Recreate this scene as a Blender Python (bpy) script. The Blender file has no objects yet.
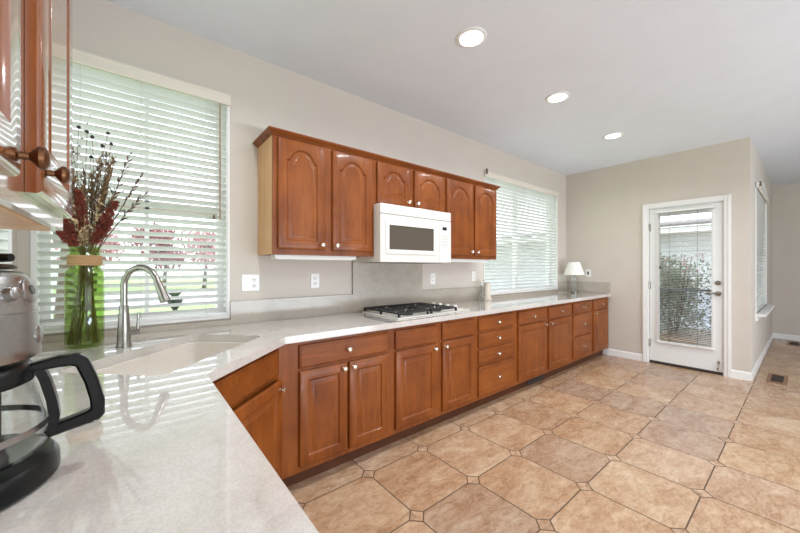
import bpy, bmesh, math, random
from mathutils import Vector, Matrix
random.seed(7)
C = bpy.context.scene.collection
S = bpy.context.scene
PI = math.pi

# ------------------------------------------------------------------ camera, world, light, exposure
cam = bpy.data.objects.new('camera', bpy.data.cameras.new('camera'))
C.objects.link(cam)
cam.location = (0, 0, 1.304)
cam.rotation_euler = (PI / 2, 0, 0.889 - PI / 2)
cam.data.sensor_width = 36
cam.data.lens = 330.9 / 800 * 36
cam.data.shift_y = 0.0011
cam.data.clip_start = 0.02
S.camera = cam
S.view_settings.view_transform = 'Standard'
S.view_settings.look = 'None'
S.view_settings.gamma = 1
S.view_settings.exposure = 0.14

W = bpy.data.worlds.new('sky')
S.world = W
W.use_nodes = True
W.node_tree.nodes['Background'].inputs[0].default_value = (0.88, 0.95, 1.04, 1)
W.node_tree.nodes['Background'].inputs[1].default_value = 3.3


def area_light(name, loc, rot, sx, sy, power, col=(1, 1, 1)):
    d = bpy.data.lights.new(name, 'AREA')
    d.shape = 'RECTANGLE'
    d.size, d.size_y = sx, sy
    d.energy = power
    d.color = col
    o = bpy.data.objects.new(name, d)
    C.objects.link(o)
    o.location = loc
    o.rotation_euler = rot
    return o


# added fill lamp behind the camera, standing in for daylight through the rear opening
area_light('rear_fill', (3.6, -3.9, 1.05), (PI / 2, 0, 0), 3.4, 2.0, 6, (0.97, 0.985, 1.0))

# added uplight to brighten the ceiling, standing in for light off a patio
area_light('ceiling_fill', (2.7, -3.9, 0.25), (PI * 0.86, 0, 0), 4.8, 0.5, 215, (0.82, 0.96, 1.12))

# ------------------------------------------------------------------ helpers
ROOT = {}


class MB:
    """collects geometry, then links it as one mesh object"""

    def __init__(self):
        self.v = []
        self.f = []

    def add(self, verts, faces):
        n = len(self.v)
        self.v += [tuple(p) for p in verts]
        self.f += [tuple(i + n for i in f) for f in faces]
        return self

    def box(self, x0, x1, y0, y1, z0, z1, M=None):
        vs = [Vector((x, y, z)) for z in (z0, z1) for y in (y0, y1) for x in (x0, x1)]
        if M is not None:
            vs = [M @ p for p in vs]
        return self.add(vs, [(0, 2, 3, 1), (4, 5, 7, 6), (0, 1, 5, 4), (2, 6, 7, 3), (0, 4, 6, 2), (1, 3, 7, 5)])

    def loft(self, loops, cap0=True, cap1=True, closed=True):
        n = len(loops[0])
        vs = [p for l in loops for p in l]
        fs = []
        for k in range(len(loops) - 1):
            a, b = k * n, (k + 1) * n
            for i in range(n if closed else n - 1):
                j = (i + 1) % n
                fs.append((a + i, a + j, b + j, b + i))
        if cap0:
            fs.append(tuple(range(n - 1, -1, -1)))
        if cap1:
            fs.append(tuple(range((len(loops) - 1) * n, len(loops) * n)))
        return self.add(vs, fs)

    def lathe(self, prof, org, axis=(0, 0, 1), n=24, cap0=True, cap1=True, sx=1.0):
        org = Vector(org)
        q = Vector((0, 0, 1)).rotation_difference(Vector(axis).normalized())
        loops = []
        for r, h in prof:
            loops.append([org + q @ Vector((sx * r * math.cos(2 * PI * i / n), r * math.sin(2 * PI * i / n), h)) for i in range(n)])
        return self.loft(loops, cap0, cap1)

    def tube(self, path, rad, n=8, cap=True):
        path = [Vector(p) for p in path]
        if not hasattr(rad, '__len__'):
            rad = [rad] * len(path)
        t = (path[1] - path[0]).normalized()
        u = t.orthogonal().normalized()
        loops = []
        for i, p in enumerate(path):
            if i == 0:
                d = path[1] - path[0]
            elif i == len(path) - 1:
                d = path[-1] - path[-2]
            else:
                d = path[i + 1] - path[i - 1]
            d.normalize()
            u = (u - d * u.dot(d)).normalized()
            w = d.cross(u)
            loops.append([p + (u * math.cos(2 * PI * k / n) + w * math.sin(2 * PI * k / n)) * rad[i] for k in range(n)])
        return self.loft(loops, cap, cap)

    def prism(self, poly, z0, z1, hole=None):
        b = bmesh.new()
        def ring(pts):
            vs = [b.verts.new((x, y, z0)) for x, y in pts]
            return [b.edges.new((vs[i], vs[(i + 1) % len(vs)])) for i in range(len(vs))]
        es = ring(poly)
        if hole:
            es += ring(hole)
        r = bmesh.ops.triangle_fill(b, use_beauty=True, use_dissolve=False, edges=es)
        fs = [g for g in r['geom'] if isinstance(g, bmesh.types.BMFace)]
        e = bmesh.ops.extrude_face_region(b, geom=fs, use_keep_orig=True)
        for g in e['geom']:
            if isinstance(g, bmesh.types.BMVert):
                g.co.z = z1
        b.verts.index_update()
        self.add([v.co.copy() for v in b.verts], [[v.index for v in f.verts] for f in b.faces])
        b.free()
        return self

    def build(self, name, mat, parent=None, smooth=40, bevel=0, recalc=True, seg=2):
        me = bpy.data.meshes.new(name)
        org = ROOT.get(parent.name, Vector((0, 0, 0))) if parent else Vector((0, 0, 0))
        me.from_pydata([Vector(p) - org for p in self.v], [], self.f)
        if recalc:
            b = bmesh.new()
            b.from_mesh(me)
            bmesh.ops.recalc_face_normals(b, faces=b.faces)
            b.to_mesh(me)
            b.free()
        if smooth:
            for p in me.polygons:
                p.use_smooth = True
            me.set_sharp_from_angle(angle=math.radians(smooth))
        o = bpy.data.objects.new(name, me)
        C.objects.link(o)
        me.materials.append(mat)
        if parent:
            o.parent = parent
            ROOT[o.name] = org
        else:
            # origin at the base of the mesh
            lo = Vector((sum(p[0] for p in self.v) / len(self.v), sum(p[1] for p in self.v) / len(self.v), min(p[2] for p in self.v)))
            me.transform(Matrix.Translation(-lo))
            o.location = lo
            ROOT[o.name] = lo
        if bevel:
            m = o.modifiers.new('bevel', 'BEVEL')
            m.width = bevel
            m.segments = seg
            m.limit_method = 'ANGLE'
            m.angle_limit = math.radians(40)
        return o


def thing(name, label, cat, loc, group=None):
    o = bpy.data.objects.new(name, None)
    C.objects.link(o)
    o.location = loc
    o.empty_display_size = 0.05
    ROOT[o.name] = Vector(loc)
    return tag(o, label, cat, group)


def tag(o, label, cat, group=None):
    o['label'] = label
    o['category'] = cat
    if group:
        o['group'] = group
    return o


def struct(o):
    o['kind'] = 'structure'
    return o


def sroot(name, loc):
    o = bpy.data.objects.new(name, None)
    C.objects.link(o)
    o.location = loc
    ROOT[o.name] = Vector(loc)
    return struct(o)


def copy_thing(root, loc, label):
    r = root.copy()
    C.objects.link(r)
    r.location = loc
    r['label'] = label
    for ch in list(root.children):
        c = ch.copy()
        C.objects.link(c)
        c.parent = r
        for g in list(ch.children):
            d = g.copy()
            C.objects.link(d)
            d.parent = c
    return r


def frame(org, U, N):
    """local (a, b, n) -> world: a along U, b up, n along the outward normal"""
    U = Vector(U).normalized()
    N = Vector(N).normalized()
    org = Vector(org)
    return lambda a, b, n: org + U * a + Vector((0, 0, b)) + N * n


# ------------------------------------------------------------------ materials
def srgb(r, g, b):
    f = lambda c: ((c / 255 + 0.055) / 1.055) ** 2.4 if c > 10 else c / 255 / 12.92
    return (f(r), f(g), f(b), 1)


class Nodes:
    def __init__(self, name):
        self.m = bpy.data.materials.new(name)
        self.m.use_nodes = True
        self.t = self.m.node_tree
        self.b = self.t.nodes['Principled BSDF']
        self.out = self.t.nodes['Material Output']

    def n(self, typ, **kw):
        x = self.t.nodes.new('ShaderNode' + typ)
        for k, v in kw.items():
            if k.startswith('i_'):
                key = k[2:]
                x.inputs[int(key) if key.isdigit() else key.replace('_', ' ')].default_value = v
            else:
                setattr(x, k, v)
        return x

    def l(self, a, b):
        self.t.links.new(a, b)

    def math(self, op, a, b=None):
        x = self.n('Math', operation=op)
        for i, q in enumerate((a, b)):
            if q is None:
                continue
            if isinstance(q, (int, float)):
                x.inputs[i].default_value = q
            else:
                self.l(q, x.inputs[i])
        return x.outputs[0]

    def pos(self, scale=(1, 1, 1), rot=(0, 0, 0)):
        g = self.n('NewGeometry')
        mp = self.n('Mapping', vector_type='POINT')
        mp.inputs['Scale'].default_value = scale
        mp.inputs['Rotation'].default_value = rot
        self.l(g.outputs['Position'], mp.inputs['Vector'])
        return mp.outputs[0]

    def noise(self, vec, scale, detail=4, rough=0.55, dist=0):
        x = self.n('TexNoise')
        x.inputs['Scale'].default_value = scale
        x.inputs['Detail'].default_value = detail
        x.inputs['Roughness'].default_value = rough
        x.inputs['Distortion'].default_value = dist
        self.l(vec, x.inputs['Vector'])
        return x.outputs['Fac']

    def ramp(self, fac, stops):
        x = self.n('ValToRGB')
        e = x.color_ramp.elements
        while len(e) < len(stops):
            e.new(0.5)
        for k, (p, c) in enumerate(stops):
            e[k].position = p
            e[k].color = c
        self.l(fac, x.inputs[0])
        return x.outputs[0]

    def mix(self, fac, a, b, mode='MIX'):
        x = self.n('Mix', data_type='RGBA', blend_type=mode)
        for q, s in ((fac, 0), (a, 6), (b, 7)):
            if isinstance(q, (int, float, tuple)):
                x.inputs[s].default_value = q
            else:
                self.l(q, x.inputs[s])
        return x.outputs[2]

    def bump(self, h, strength, dist=0.002):
        x = self.n('Bump')
        x.inputs['Strength'].default_value = strength
        x.inputs['Distance'].default_value = dist
        self.l(h, x.inputs['Height'])
        self.l(x.outputs[0], self.b.inputs['Normal'])


def plain(name, col, rough=0.5, metal=0.0, var=0.04, vs=30, spec=0.5, coat=0.0):
    k = Nodes(name)
    lo = tuple(max(0, c * (1 - var)) for c in col[:3]) + (1,)
    hi = tuple(min(1, c * (1 + var)) for c in col[:3]) + (1,)
    k.l(k.ramp(k.noise(k.pos(), vs, 3), [(0.3, lo), (0.7, hi)]), k.b.inputs['Base Color'])
    k.b.inputs['Roughness'].default_value = rough
    k.b.inputs['Metallic'].default_value = metal
    k.b.inputs['Specular IOR Level'].default_value = spec
    k.b.inputs['Coat Weight'].default_value = coat
    return k.m


def wood(name, axis, dark, mid, light, rough=0.42, coat=0.08):
    k = Nodes(name)
    st = {'x': (1.1, 11, 11), 'y': (11, 1.1, 11), 'z': (11, 11, 1.1), 'd': (11, 1.1, 11)}[axis]
    rot = (0, 0, PI / 4) if axis == 'd' else (0, 0, 0)
    p = k.pos(st, rot)
    big = k.noise(p, 1.0, 5, 0.6, 1.2)
    fine = k.noise(p, 7.0, 4, 0.7, 0.3)
    blot = k.noise(k.pos(), 5.0, 3, 0.5)
    col = k.ramp(big, [(0.22, dark), (0.5, mid), (0.80, light)])
    col = k.mix(0.22, col, k.ramp(fine, [(0.35, dark), (0.62, light)]))
    col = k.mix(0.25, col, k.ramp(blot, [(0.35, dark), (0.65, light)]))
    k.l(col, k.b.inputs['Base Color'])
    k.b.inputs['Roughness'].default_value = rough
    k.b.inputs['Coat Weight'].default_value = coat
    k.b.inputs['Coat Roughness'].default_value = 0.08
    k.b.inputs['Specular IOR Level'].default_value = 0.28 if coat < 0.9 else 0.5
    k.b.inputs['Coat IOR'].default_value = 1.5 if coat < 0.9 else 1.9
    k.bump(fine, 0.05 if coat < 0.9 else 0.006, 0.001)
    return k.m


def thin_glass(name, tint, gloss_rough=0.0, ior=1.45, k0=1.0):
    k = Nodes(name)
    k.t.nodes.remove(k.b)
    tr = k.n('BsdfTransparent')
    tr.inputs[0].default_value = tint
    gl = k.n('BsdfGlossy')
    gl.inputs['Roughness'].default_value = gloss_rough
    g = k.n('NewGeometry')
    dt = k.n('VectorMath', operation='DOT_PRODUCT')
    k.l(g.outputs['Normal'], dt.inputs[0])
    k.l(g.outputs['Incoming'], dt.inputs[1])
    c1 = k.math('SUBTRACT', 1.0, k.math('ABSOLUTE', dt.outputs['Value']))
    r0 = ((ior - 1) / (ior + 1)) ** 2
    f = k.math('MULTIPLY', k.math('ADD', k.math('MULTIPLY', k.math('POWER', c1, 5.0), 1 - r0), r0), k0)
    mx = k.n('MixShader')
    k.l(f, mx.inputs[0])
    k.l(tr.outputs[0], mx.inputs[1])
    k.l(gl.outputs[0], mx.inputs[2])
    k.l(mx.outputs[0], k.out.inputs[0])
    return k.m


def emit(name, col, s):
    k = Nodes(name)
    k.b.inputs['Base Color'].default_value = col
    k.b.inputs['Emission Color'].default_value = col
    k.b.inputs['Emission Strength'].default_value = s
    return k.m


def wall_paint(name, col, bump=0.12):
    k = Nodes(name)
    n = k.noise(k.pos(), 4, 2)
    lo = tuple(c * 0.97 for c in col[:3]) + (1,)
    k.l(k.ramp(n, [(0.3, lo), (0.7, col)]), k.b.inputs['Base Color'])
    k.b.inputs['Roughness'].default_value = 0.75
    k.b.inputs['Specular IOR Level'].default_value = 0.25
    k.bump(k.noise(k.pos(), 75, 3, 0.6), bump, 0.003)
    return k.m


def quartz(name, base, rough, spec, coat):
    k = Nodes(name)
    sp = k.n('TexVoronoi')
    sp.inputs['Scale'].default_value = 260
    k.l(k.pos(), sp.inputs['Vector'])
    sc = k.ramp(sp.outputs['Color'], [(0.25, tuple(c * 0.82 for c in base[:3]) + (1,)), (0.6, base), (0.95, tuple(min(1, c * 1.1) for c in base[:3]) + (1,))])
    cl = k.noise(k.pos(), 9, 5, 0.65, 0.8)
    col = k.mix(0.45, base, sc)
    col = k.mix(1.0, col, k.ramp(cl, [(0.3, (0.88, 0.87, 0.85, 1)), (0.6, (1, 1, 1, 1))]), 'MULTIPLY')
    k.l(col, k.b.inputs['Base Color'])
    k.b.inputs['Roughness'].default_value = rough
    k.b.inputs['Specular IOR Level'].default_value = spec
    k.b.inputs['Coat Weight'].default_value = coat
    k.b.inputs['Coat Roughness'].default_value = 0.03
    return k.m


def tile_floor():
    k = Nodes('travertine_tile')
    px, py, x0, y0 = 0.4655, 0.4545, 1.6275, 1.293
    g = k.n('NewGeometry')
    sep = k.n('SeparateXYZ')
    k.l(g.outputs['Position'], sep.inputs[0])
    X, Y = sep.outputs[0], sep.outputs[1]
    xs, ys = k.math('SUBTRACT', X, x0), k.math('SUBTRACT', Y, y0)
    dx = k.math('PINGPONG', xs, px / 2)
    dy = k.math('PINGPONG', ys, py / 2)
    s, gw = 0.050, 0.0036
    dia = k.math('SUBTRACT', k.math('ADD', dx, dy), s)          # <0 inside a corner dot
    edge = k.math('MINIMUM', dx, dy)
    inside = k.math('LESS_THAN', dia, 0)
    edge2 = k.math('ADD', edge, inside)                          # straight joints stop at the dots
    jd = k.math('MULTIPLY', k.math('ABSOLUTE', dia), 0.7071)
    joint = k.math('MINIMUM', edge2, jd)
    jm = k.n('MapRange', interpolation_type='SMOOTHSTEP')
    k.l(joint, jm.inputs[0])
    jm.inputs[1].default_value = gw * 0.75
    jm.inputs[2].default_value = gw * 1.3
    tilemask = jm.outputs[0]
    # a value per tile
    ix = k.math('FLOOR', k.math('DIVIDE', xs, px))
    iy = k.math('FLOOR', k.math('DIVIDE', ys, py))
    cb = k.n('CombineXYZ')
    k.l(ix, cb.inputs[0])
    k.l(iy, cb.inputs[1])
    k.l(inside, cb.inputs[2])
    wn = k.n('TexWhiteNoise', noise_dimensions='3D')
    k.l(cb.outputs[0], wn.inputs[0])
    off = k.n('VectorMath', operation='MULTIPLY_ADD')
    k.l(wn.outputs['Color'], off.inputs[0])
    off.inputs[1].default_value = (9, 9, 9)
    k.l(g.outputs['Position'], off.inputs[2])
    mp = k.n('Mapping')
    mp.inputs['Scale'].default_value = (1.0, 1.9, 1)
    mp.inputs['Rotation'].default_value = (0, 0, 0.5)
    k.l(off.outputs[0], mp.inputs[0])
    v = mp.outputs[0]
    a = k.noise(v, 2.6, 8, 0.66, 1.2)
    b = k.noise(v, 15, 7, 0.72, 0.9)
    c = k.noise(v, 90, 3, 0.6)
    col = k.ramp(a, [(0.28, srgb(140, 100, 74)), (0.42, srgb(176, 140, 110)), (0.53, srgb(192, 164, 138)), (0.70, srgb(218, 200, 178))])
    col = k.mix(0.34, col, k.ramp(b, [(0.37, srgb(120, 84, 64)), (0.5, srgb(194, 164, 136)), (0.66, srgb(228, 212, 192))]))
    col = k.mix(0.18, col, k.ramp(c, [(0.35, srgb(150, 108, 78)), (0.65, srgb(228, 204, 176))]))
    tint = k.ramp(wn.outputs['Value'], [(0.0, (0.80, 0.76, 0.75, 1)), (0.25, (0.90, 0.80, 0.70, 1)), (0.5, (1.02, 0.96, 0.86, 1)), (0.75, (0.94, 0.88, 0.84, 1)), (1.0, (1.06, 1.02, 0.94, 1))])
    col = k.mix(1.0, col, tint, 'MULTIPLY')
    gcol = k.ramp(c, [(0.3, srgb(82, 62, 44)), (0.7, srgb(108, 84, 62))])
    k.l(k.mix(tilemask, gcol, col), k.b.inputs['Base Color'])
    rr = k.ramp(b, [(0.3, (0.16, 0.16, 0.16, 1)), (0.7, (0.28, 0.28, 0.28, 1))])
    k.l(k.mix(tilemask, (0.8, 0.8, 0.8, 1), rr), k.b.inputs['Roughness'])
    h = k.math('ADD', k.math('MULTIPLY', tilemask, 0.8), k.math('MULTIPLY', b, 0.45))
    k.bump(h, 0.22, 0.004)
    return k.m


M = {}
wd, wm, wl = srgb(90, 40, 10), srgb(132, 66, 20), srgb(158, 90, 34)
M['wood_v'] = wood('stained_wood_upright', 'z', wd, wm, wl)
M['wood_gloss'] = wood('varnished_wood_upright', 'z', wd, wm, wl, 0.25, 1.0)
M['wood_h'] = wood('stained_wood_level', 'x', wd, wm, wl)
M['wood_y'] = wood('stained_wood_level_side', 'y', wd, wm, wl)
M['wood_d'] = wood('stained_wood_level_diagonal', 'd', wd, wm, wl)
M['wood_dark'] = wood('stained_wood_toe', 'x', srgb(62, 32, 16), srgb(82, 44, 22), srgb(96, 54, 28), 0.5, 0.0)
M['maple'] = wood('pale_maple', 'z', srgb(206, 152, 104), srgb(222, 172, 124), srgb(232, 188, 142), 0.45, 0.1)
M['wall'] = wall_paint('beige_wall_paint', srgb(210, 200, 188))
M['ceiling'] = wall_paint('white_ceiling_paint', srgb(228, 231, 236), 0.2)
M['floor'] = tile_floor()
M['counter'] = quartz('polished_quartz', srgb(219, 212, 205), 0.05, 1.0, 1.0)
M['splash'] = quartz('speckled_quartz', srgb(188, 177, 163), 0.25, 0.5, 0.0)
M['white'] = plain('white_trim_paint', srgb(238, 236, 232), 0.4, var=0.01)
M['doorwhite'] = plain('white_door_paint', srgb(234, 234, 230), 0.35, var=0.01)
M['appl'] = plain('white_enamel', srgb(228, 223, 214), 0.18, var=0.01)
M['applgrey'] = plain('pale_grey_plastic', srgb(196, 194, 188), 0.35, var=0.02)
M['plate'] = plain('white_plastic_plate', srgb(240, 238, 232), 0.3, var=0.01)
M['slot'] = plain('dark_slots', srgb(60, 56, 52), 0.6)
M['sink'] = plain('bisque_composite', srgb(228, 219, 208), 0.28, var=0.02)
M['nickel'] = plain('brushed_nickel', srgb(166, 162, 155), 0.27, 1.0, var=0.06, vs=200)
M['knob'] = plain('satin_nickel_knob', srgb(226, 216, 200), 0.25, 1.0)
M['bronze'] = plain('bronze_knob', srgb(120, 84, 58), 0.34, 1.0)
M['black'] = plain('black_plastic', srgb(14, 14, 15), 0.28, var=0.1, spec=0.35)
M['iron'] = plain('black_cast_iron', srgb(34, 32, 30), 0.55, var=0.15)
M['silver'] = plain('brushed_silver', srgb(172, 170, 168), 0.3, 1.0, var=0.05, vs=120)
M['mwglass'] = plain('dark_oven_glass', srgb(92, 84, 74), 0.04, var=0.02)
M['lcd'] = plain('dark_display', srgb(30, 34, 36), 0.1)
M['glass'] = thin_glass('window_glass', (0.97, 0.985, 0.98, 1))
M['greenglass'] = thin_glass('green_bottle_glass', (0.755, 0.84, 0.57, 1), 0.02, 1.5, 0.8)
M['clearglass'] = thin_glass('clear_glass', (0.97, 0.98, 0.98, 1), 0.0, 1.5, 1.0)
M['mesh'] = thin_glass('insect_screen_mesh', (0.86, 0.88, 0.92, 1), 0.5, 1.3)
M['twine'] = plain('jute_twine', srgb(176, 138, 98), 0.9, var=0.25, vs=300)
M['bracket'] = plain('brown_clip', srgb(110, 90, 70), 0.5)
M['cream'] = plain('cream_valance', srgb(224, 214, 200), 0.45, var=0.01)
M['tan'] = plain('tan_vinyl', srgb(196, 186, 168), 0.5, var=0.02)
M['wand'] = plain('tan_wooden_wand', srgb(158, 132, 102), 0.4)
M['cord'] = plain('blind_cord', srgb(200, 198, 192), 0.7)


def slat_mat():
    k = Nodes('white_blind_slat')
    k.t.nodes.remove(k.b)
    d = k.n('BsdfDiffuse')
    t = k.n('BsdfTranslucent')
    g = k.n('BsdfGlossy')
    g.inputs['Roughness'].default_value = 0.35
    col = k.ramp(k.noise(k.pos(), 3, 2), [(0.3, srgb(228, 227, 222)), (0.7, srgb(234, 233, 229))])
    k.l(col, d.inputs[0])
    k.l(col, t.inputs[0])
    m1 = k.n('MixShader')
    m1.inputs[0].default_value = 0.13
    k.l(d.outputs[0], m1.inputs[1])
    k.l(t.outputs[0], m1.inputs[2])
    m2 = k.n('MixShader')
    m2.inputs[0].default_value = 0.05
    k.l(m1.outputs[0], m2.inputs[1])
    k.l(g.outputs[0], m2.inputs[2])
    k.l(m2.outputs[0], k.out.inputs[0])
    return k.m


M['slat'] = slat_mat()
shade = Nodes('lamp_shade_linen')
shade.b.inputs['Base Color'].default_value = srgb(244, 240, 232)
shade.b.inputs['Roughness'].default_value = 0.8
shade.b.inputs['Subsurface Weight'].default_value = 0.0
shade.bump(shade.noise(shade.pos(), 400, 2), 0.1, 0.001)
M['shade'] = shade.m


def grass_mat():
    k = Nodes('mown_grass')
    a = k.noise(k.pos(), 0.5, 4)
    b = k.noise(k.pos(), 18, 5, 0.7)
    col = k.ramp(a, [(0.3, srgb(128, 158, 92)), (0.7, srgb(160, 186, 120))])
    col = k.mix(0.4, col, k.ramp(b, [(0.35, srgb(112, 142, 80)), (0.65, srgb(184, 204, 144))]))
    k.l(col, k.b.inputs['Base Color'])
    k.b.inputs['Roughness'].default_value = 0.9
    return k.m


M['grass'] = grass_mat()
M['street'] = plain('grey_asphalt', srgb(176, 174, 172), 0.9, var=0.08, vs=8)
M['gravel'] = plain('pale_gravel', srgb(176, 174, 172), 0.9, var=0.35, vs=25)
M['leaf_green'] = plain('green_leaves', srgb(96, 128, 72), 0.6, var=0.5, vs=6)
M['leaf_yellow'] = plain('yellow_green_leaves', srgb(190, 190, 84), 0.6, var=0.35, vs=6)
M['leaf_dark'] = plain('dark_green_leaves', srgb(62, 82, 52), 0.6, var=0.4, vs=6)
M['leaf_pink'] = plain('pink_leaves', srgb(206, 150, 152), 0.6, var=0.35, vs=4)
M['leaf_red'] = plain('dark_red_leaves', srgb(150, 84, 84), 0.6, var=0.4, vs=4)
M['leaf_sage'] = plain('sage_leaves', srgb(150, 158, 136), 0.7, var=0.4, vs=9)
M['flower_pink'] = plain('pink_flowers', srgb(206, 140, 140), 0.7, var=0.2)
M['bark'] = plain('grey_bark', srgb(88, 74, 62), 0.9, var=0.3, vs=14)
M['roof'] = plain('grey_shingles', srgb(128, 122, 118), 0.9, var=0.2, vs=20)
M['fence'] = plain('blue_grey_fence', srgb(128, 138, 148), 0.7, var=0.1, vs=10)


def siding_mat():
    k = Nodes('white_lap_siding')
    g = k.n('NewGeometry')
    sep = k.n('SeparateXYZ')
    k.l(g.outputs['Position'], sep.inputs[0])
    z = k.math('FRACT', k.math('MULTIPLY', sep.outputs[2], 7.5))
    col = k.ramp(z, [(0.0, srgb(140, 142, 146)), (0.09, srgb(206, 207, 208)), (1.0, srgb(210, 211, 212))])
    k.l(col, k.b.inputs['Base Color'])
    k.b.inputs['Roughness'].default_value = 0.7
    k.bump(z, 0.3, 0.01)
    return k.m


M['siding'] = siding_mat()
M['plume'] = plain('dark_red_plume', srgb(122, 54, 38), 0.85, var=0.45, vs=90)
M['stem'] = plain('dried_brown_stem', srgb(132, 104, 66), 0.8, var=0.3, vs=60)
M['darkstem'] = plain('dark_dried_twig', srgb(98, 76, 58), 0.8, var=0.3, vs=60)
M['pod'] = plain('black_seed_pod', srgb(46, 38, 36), 0.7, var=0.3, vs=90)
M['bract'] = plain('pale_dried_bract', srgb(196, 172, 132), 0.85, var=0.3, vs=70)
M['ceramic'] = plain('beige_ceramic', srgb(212, 200, 184), 0.35, var=0.04)
M['vent'] = plain('brown_metal_vent', srgb(136, 100, 74), 0.45, var=0.1)
M['ventdark'] = plain('dark_vent_slots', srgb(52, 40, 32), 0.7)

# ------------------------------------------------------------------ the room
H, YA, XB, XC, YD, XE = 2.806, 2.49, 5.525, -0.444, 0.415, 9.2
T = 0.16                                   # wall thickness
YS = -4.2                                  # wall behind the camera


def wall_x(name, y0, y1, x0, x1, holes):
    """a wall running along x with rectangular holes (xa, xb, za, zb)"""
    m = MB()
    xs = sorted({x0, x1, *[h[0] for h in holes], *[h[1] for h in holes]})
    for a, b in zip(xs, xs[1:]):
        hs = [h for h in holes if h[0] <= a and h[1] >= b]
        if not hs:
            m.box(a, b, y0, y1, 0, H)
        else:
            if hs[0][2] > 0:
                m.box(a, b, y0, y1, 0, hs[0][2])
            m.box(a, b, y0, y1, hs[0][3], H)
    return struct(m.build(name, M['wall'], smooth=0))


def wall_y(name, x0, x1, y0, y1, holes):
    m = MB()
    ys = sorted({y0, y1, *[h[0] for h in holes], *[h[1] for h in holes]})
    for a, b in zip(ys, ys[1:]):
        hs = [h for h in holes if h[0] <= a and h[1] >= b]
        if not hs:
            m.box(x0, x1, a, b, 0, H)
        else:
            if hs[0][2] > 0:
                m.box(x0, x1, a, b, 0, hs[0][2])
            m.box(x0, x1, a, b, hs[0][3], H)
    return struct(m.build(name, M['wall'], smooth=0))


W1 = (-0.385, 0.508, 0.972, 2.46)
W2 = (3.345, 5.20, 0.972, 2.47)
W3 = (1.27, 2.35, 0.972, 2.46)
DR = (0.630, 1.386, 0.0, 2.112)
W4 = (6.15, 7.75, 0.72, 2.36)
wall_x('wall_back', YA, YA + T, XC - T, XB + T, [W1, W2])
wall_y('wall_left', XC - T, XC, YS, YA, [W3])
wall_y('wall_right', XB, XB + T, YD, YA, [DR])
wall_x('wall_nook', YD, YD + T, XB + T, XE + T, [W4])
wall_y('wall_far', XE, XE + T, YS, YD, [])
wall_x('wall_behind', YS - T, YS, XC - T, XE + T, [(0.2, 5.4, 0.0, 2.1)])  # unseen opening put into this wall to let sky light fill the room
struct(MB().box(XC - T, XE + T, YS - T, YA + T, -0.15, 0).build('floor', M['floor'], smooth=0))
cm = MB()
LIGHTS = [(1.725, 1.385), (2.92, 1.392), (4.26, 1.397)]
cm.box(XC - T, XE + T, YS - T, YA + T, H, H + 0.12)
struct(cm.build('ceiling', M['ceiling'], smooth=0))


def bb(name, pts, N, h=0.095, t=0.014):
    (xa, ya), (xb, yb) = pts
    U = Vector((xb - xa, yb - ya, 0))
    L = U.length
    f = frame((xa, ya, 0), U, N)
    prof = [(0, 0), (t, 0), (t, h - 0.014), (t * 0.45, h), (0, h)]
    m = MB().loft([[f(a, z, n) for n, z in prof] for a in (0, L)])
    return struct(m.build(name, M['white'], smooth=0))


bb('baseboard_right', [(XB, 1.944), (XB, 1.447)], (-1, 0, 0))
bb('baseboard_corner', [(XB, 0.571), (XB, YD - 0.014)], (-1, 0, 0))
bb('baseboard_nook', [(XB, YD), (XE, YD)], (0, -1, 0))
bb('baseboard_far', [(XE, YD - 0.014), (XE, YS)], (-1, 0, 0))


struct(MB().box(-1.0, 7.0, YS - T - 4.5, YS - T - 0.02, 2.35, 2.5).build('sky_blocker', M['white'], smooth=0))  # unseen slab added to cut the sky light entering the rear opening


# ---- windows
def make_window(name, org, U, N, w, z0, z1, mull=None, rail=None, mw=0.03, casing=0.012, sash_y=-0.115):
    """org: left bottom corner of the opening on the wall face; N points into the room"""
    f = frame((org[0], org[1], 0), U, N)
    r = sroot(name, (org[0], org[1], z0))
    fr = MB()

    def bar(m, a0, a1, b0, b1, n0, n1):
        m.loft([[f(a0, b0, n), f(a1, b0, n), f(a1, b1, n), f(a0, b1, n)] for n in (n0, n1)])
    s = 0.045
    for a0, a1, b0, b1 in ((0, s, z0, z1), (w - s, w, z0, z1), (s, w - s, z0, z0 + s), (s, w - s, z1 - s, z1)):
        bar(fr, a0, a1, b0, b1, sash_y - 0.04, sash_y + 0.02)
    fr.build('window_frame', M['white'], r, smooth=0)
    if mull:
        b = MB()
        bar(b, mull - mw, mull + mw, z0 + s, z1 - s, sash_y - 0.03, sash_y + 0.015)
        b.build('mullion', M['white'], r, smooth=0)
    if rail:
        b = MB()
        bar(b, s, w - s, rail - 0.03, rail + 0.03, sash_y - 0.03, sash_y + 0.015)
        b.build('meeting_rail', M['tan'], r, smooth=0)
    g = MB()
    bar(g, s, w - s, z0 + s, z1 - s, sash_y - 0.012, sash_y - 0.008)
    g.build('pane', M['glass'], r, smooth=0)
    if casing:
        c = MB()
        e = casing
        for a0, a1, b0, b1 in ((-e, 0, z0 - e, z1 + e), (w, w + e, z0 - e, z1 + e), (0, w, z1, z1 + e)):
            bar(c, a0, a1, b0, b1, 0.0, 0.008)
        bar(c, 0, w, z0 - e, z0, 0.0, 0.012)
        c.build('window_casing', M['white'], r, smooth=0)
        l = MB()
        q = 0.006
        for a0, a1, b0, b1 in ((0, q, z0, z1), (w - q, w, z0, z1), (q, w - q, z0, z0 + q), (q, w - q, z1 - q, z1)):
            bar(l, a0, a1, b0, b1, sash_y + 0.02, 0.0)
        l.build('window_sill', M['white'], r, smooth=0)
    return r


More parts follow.
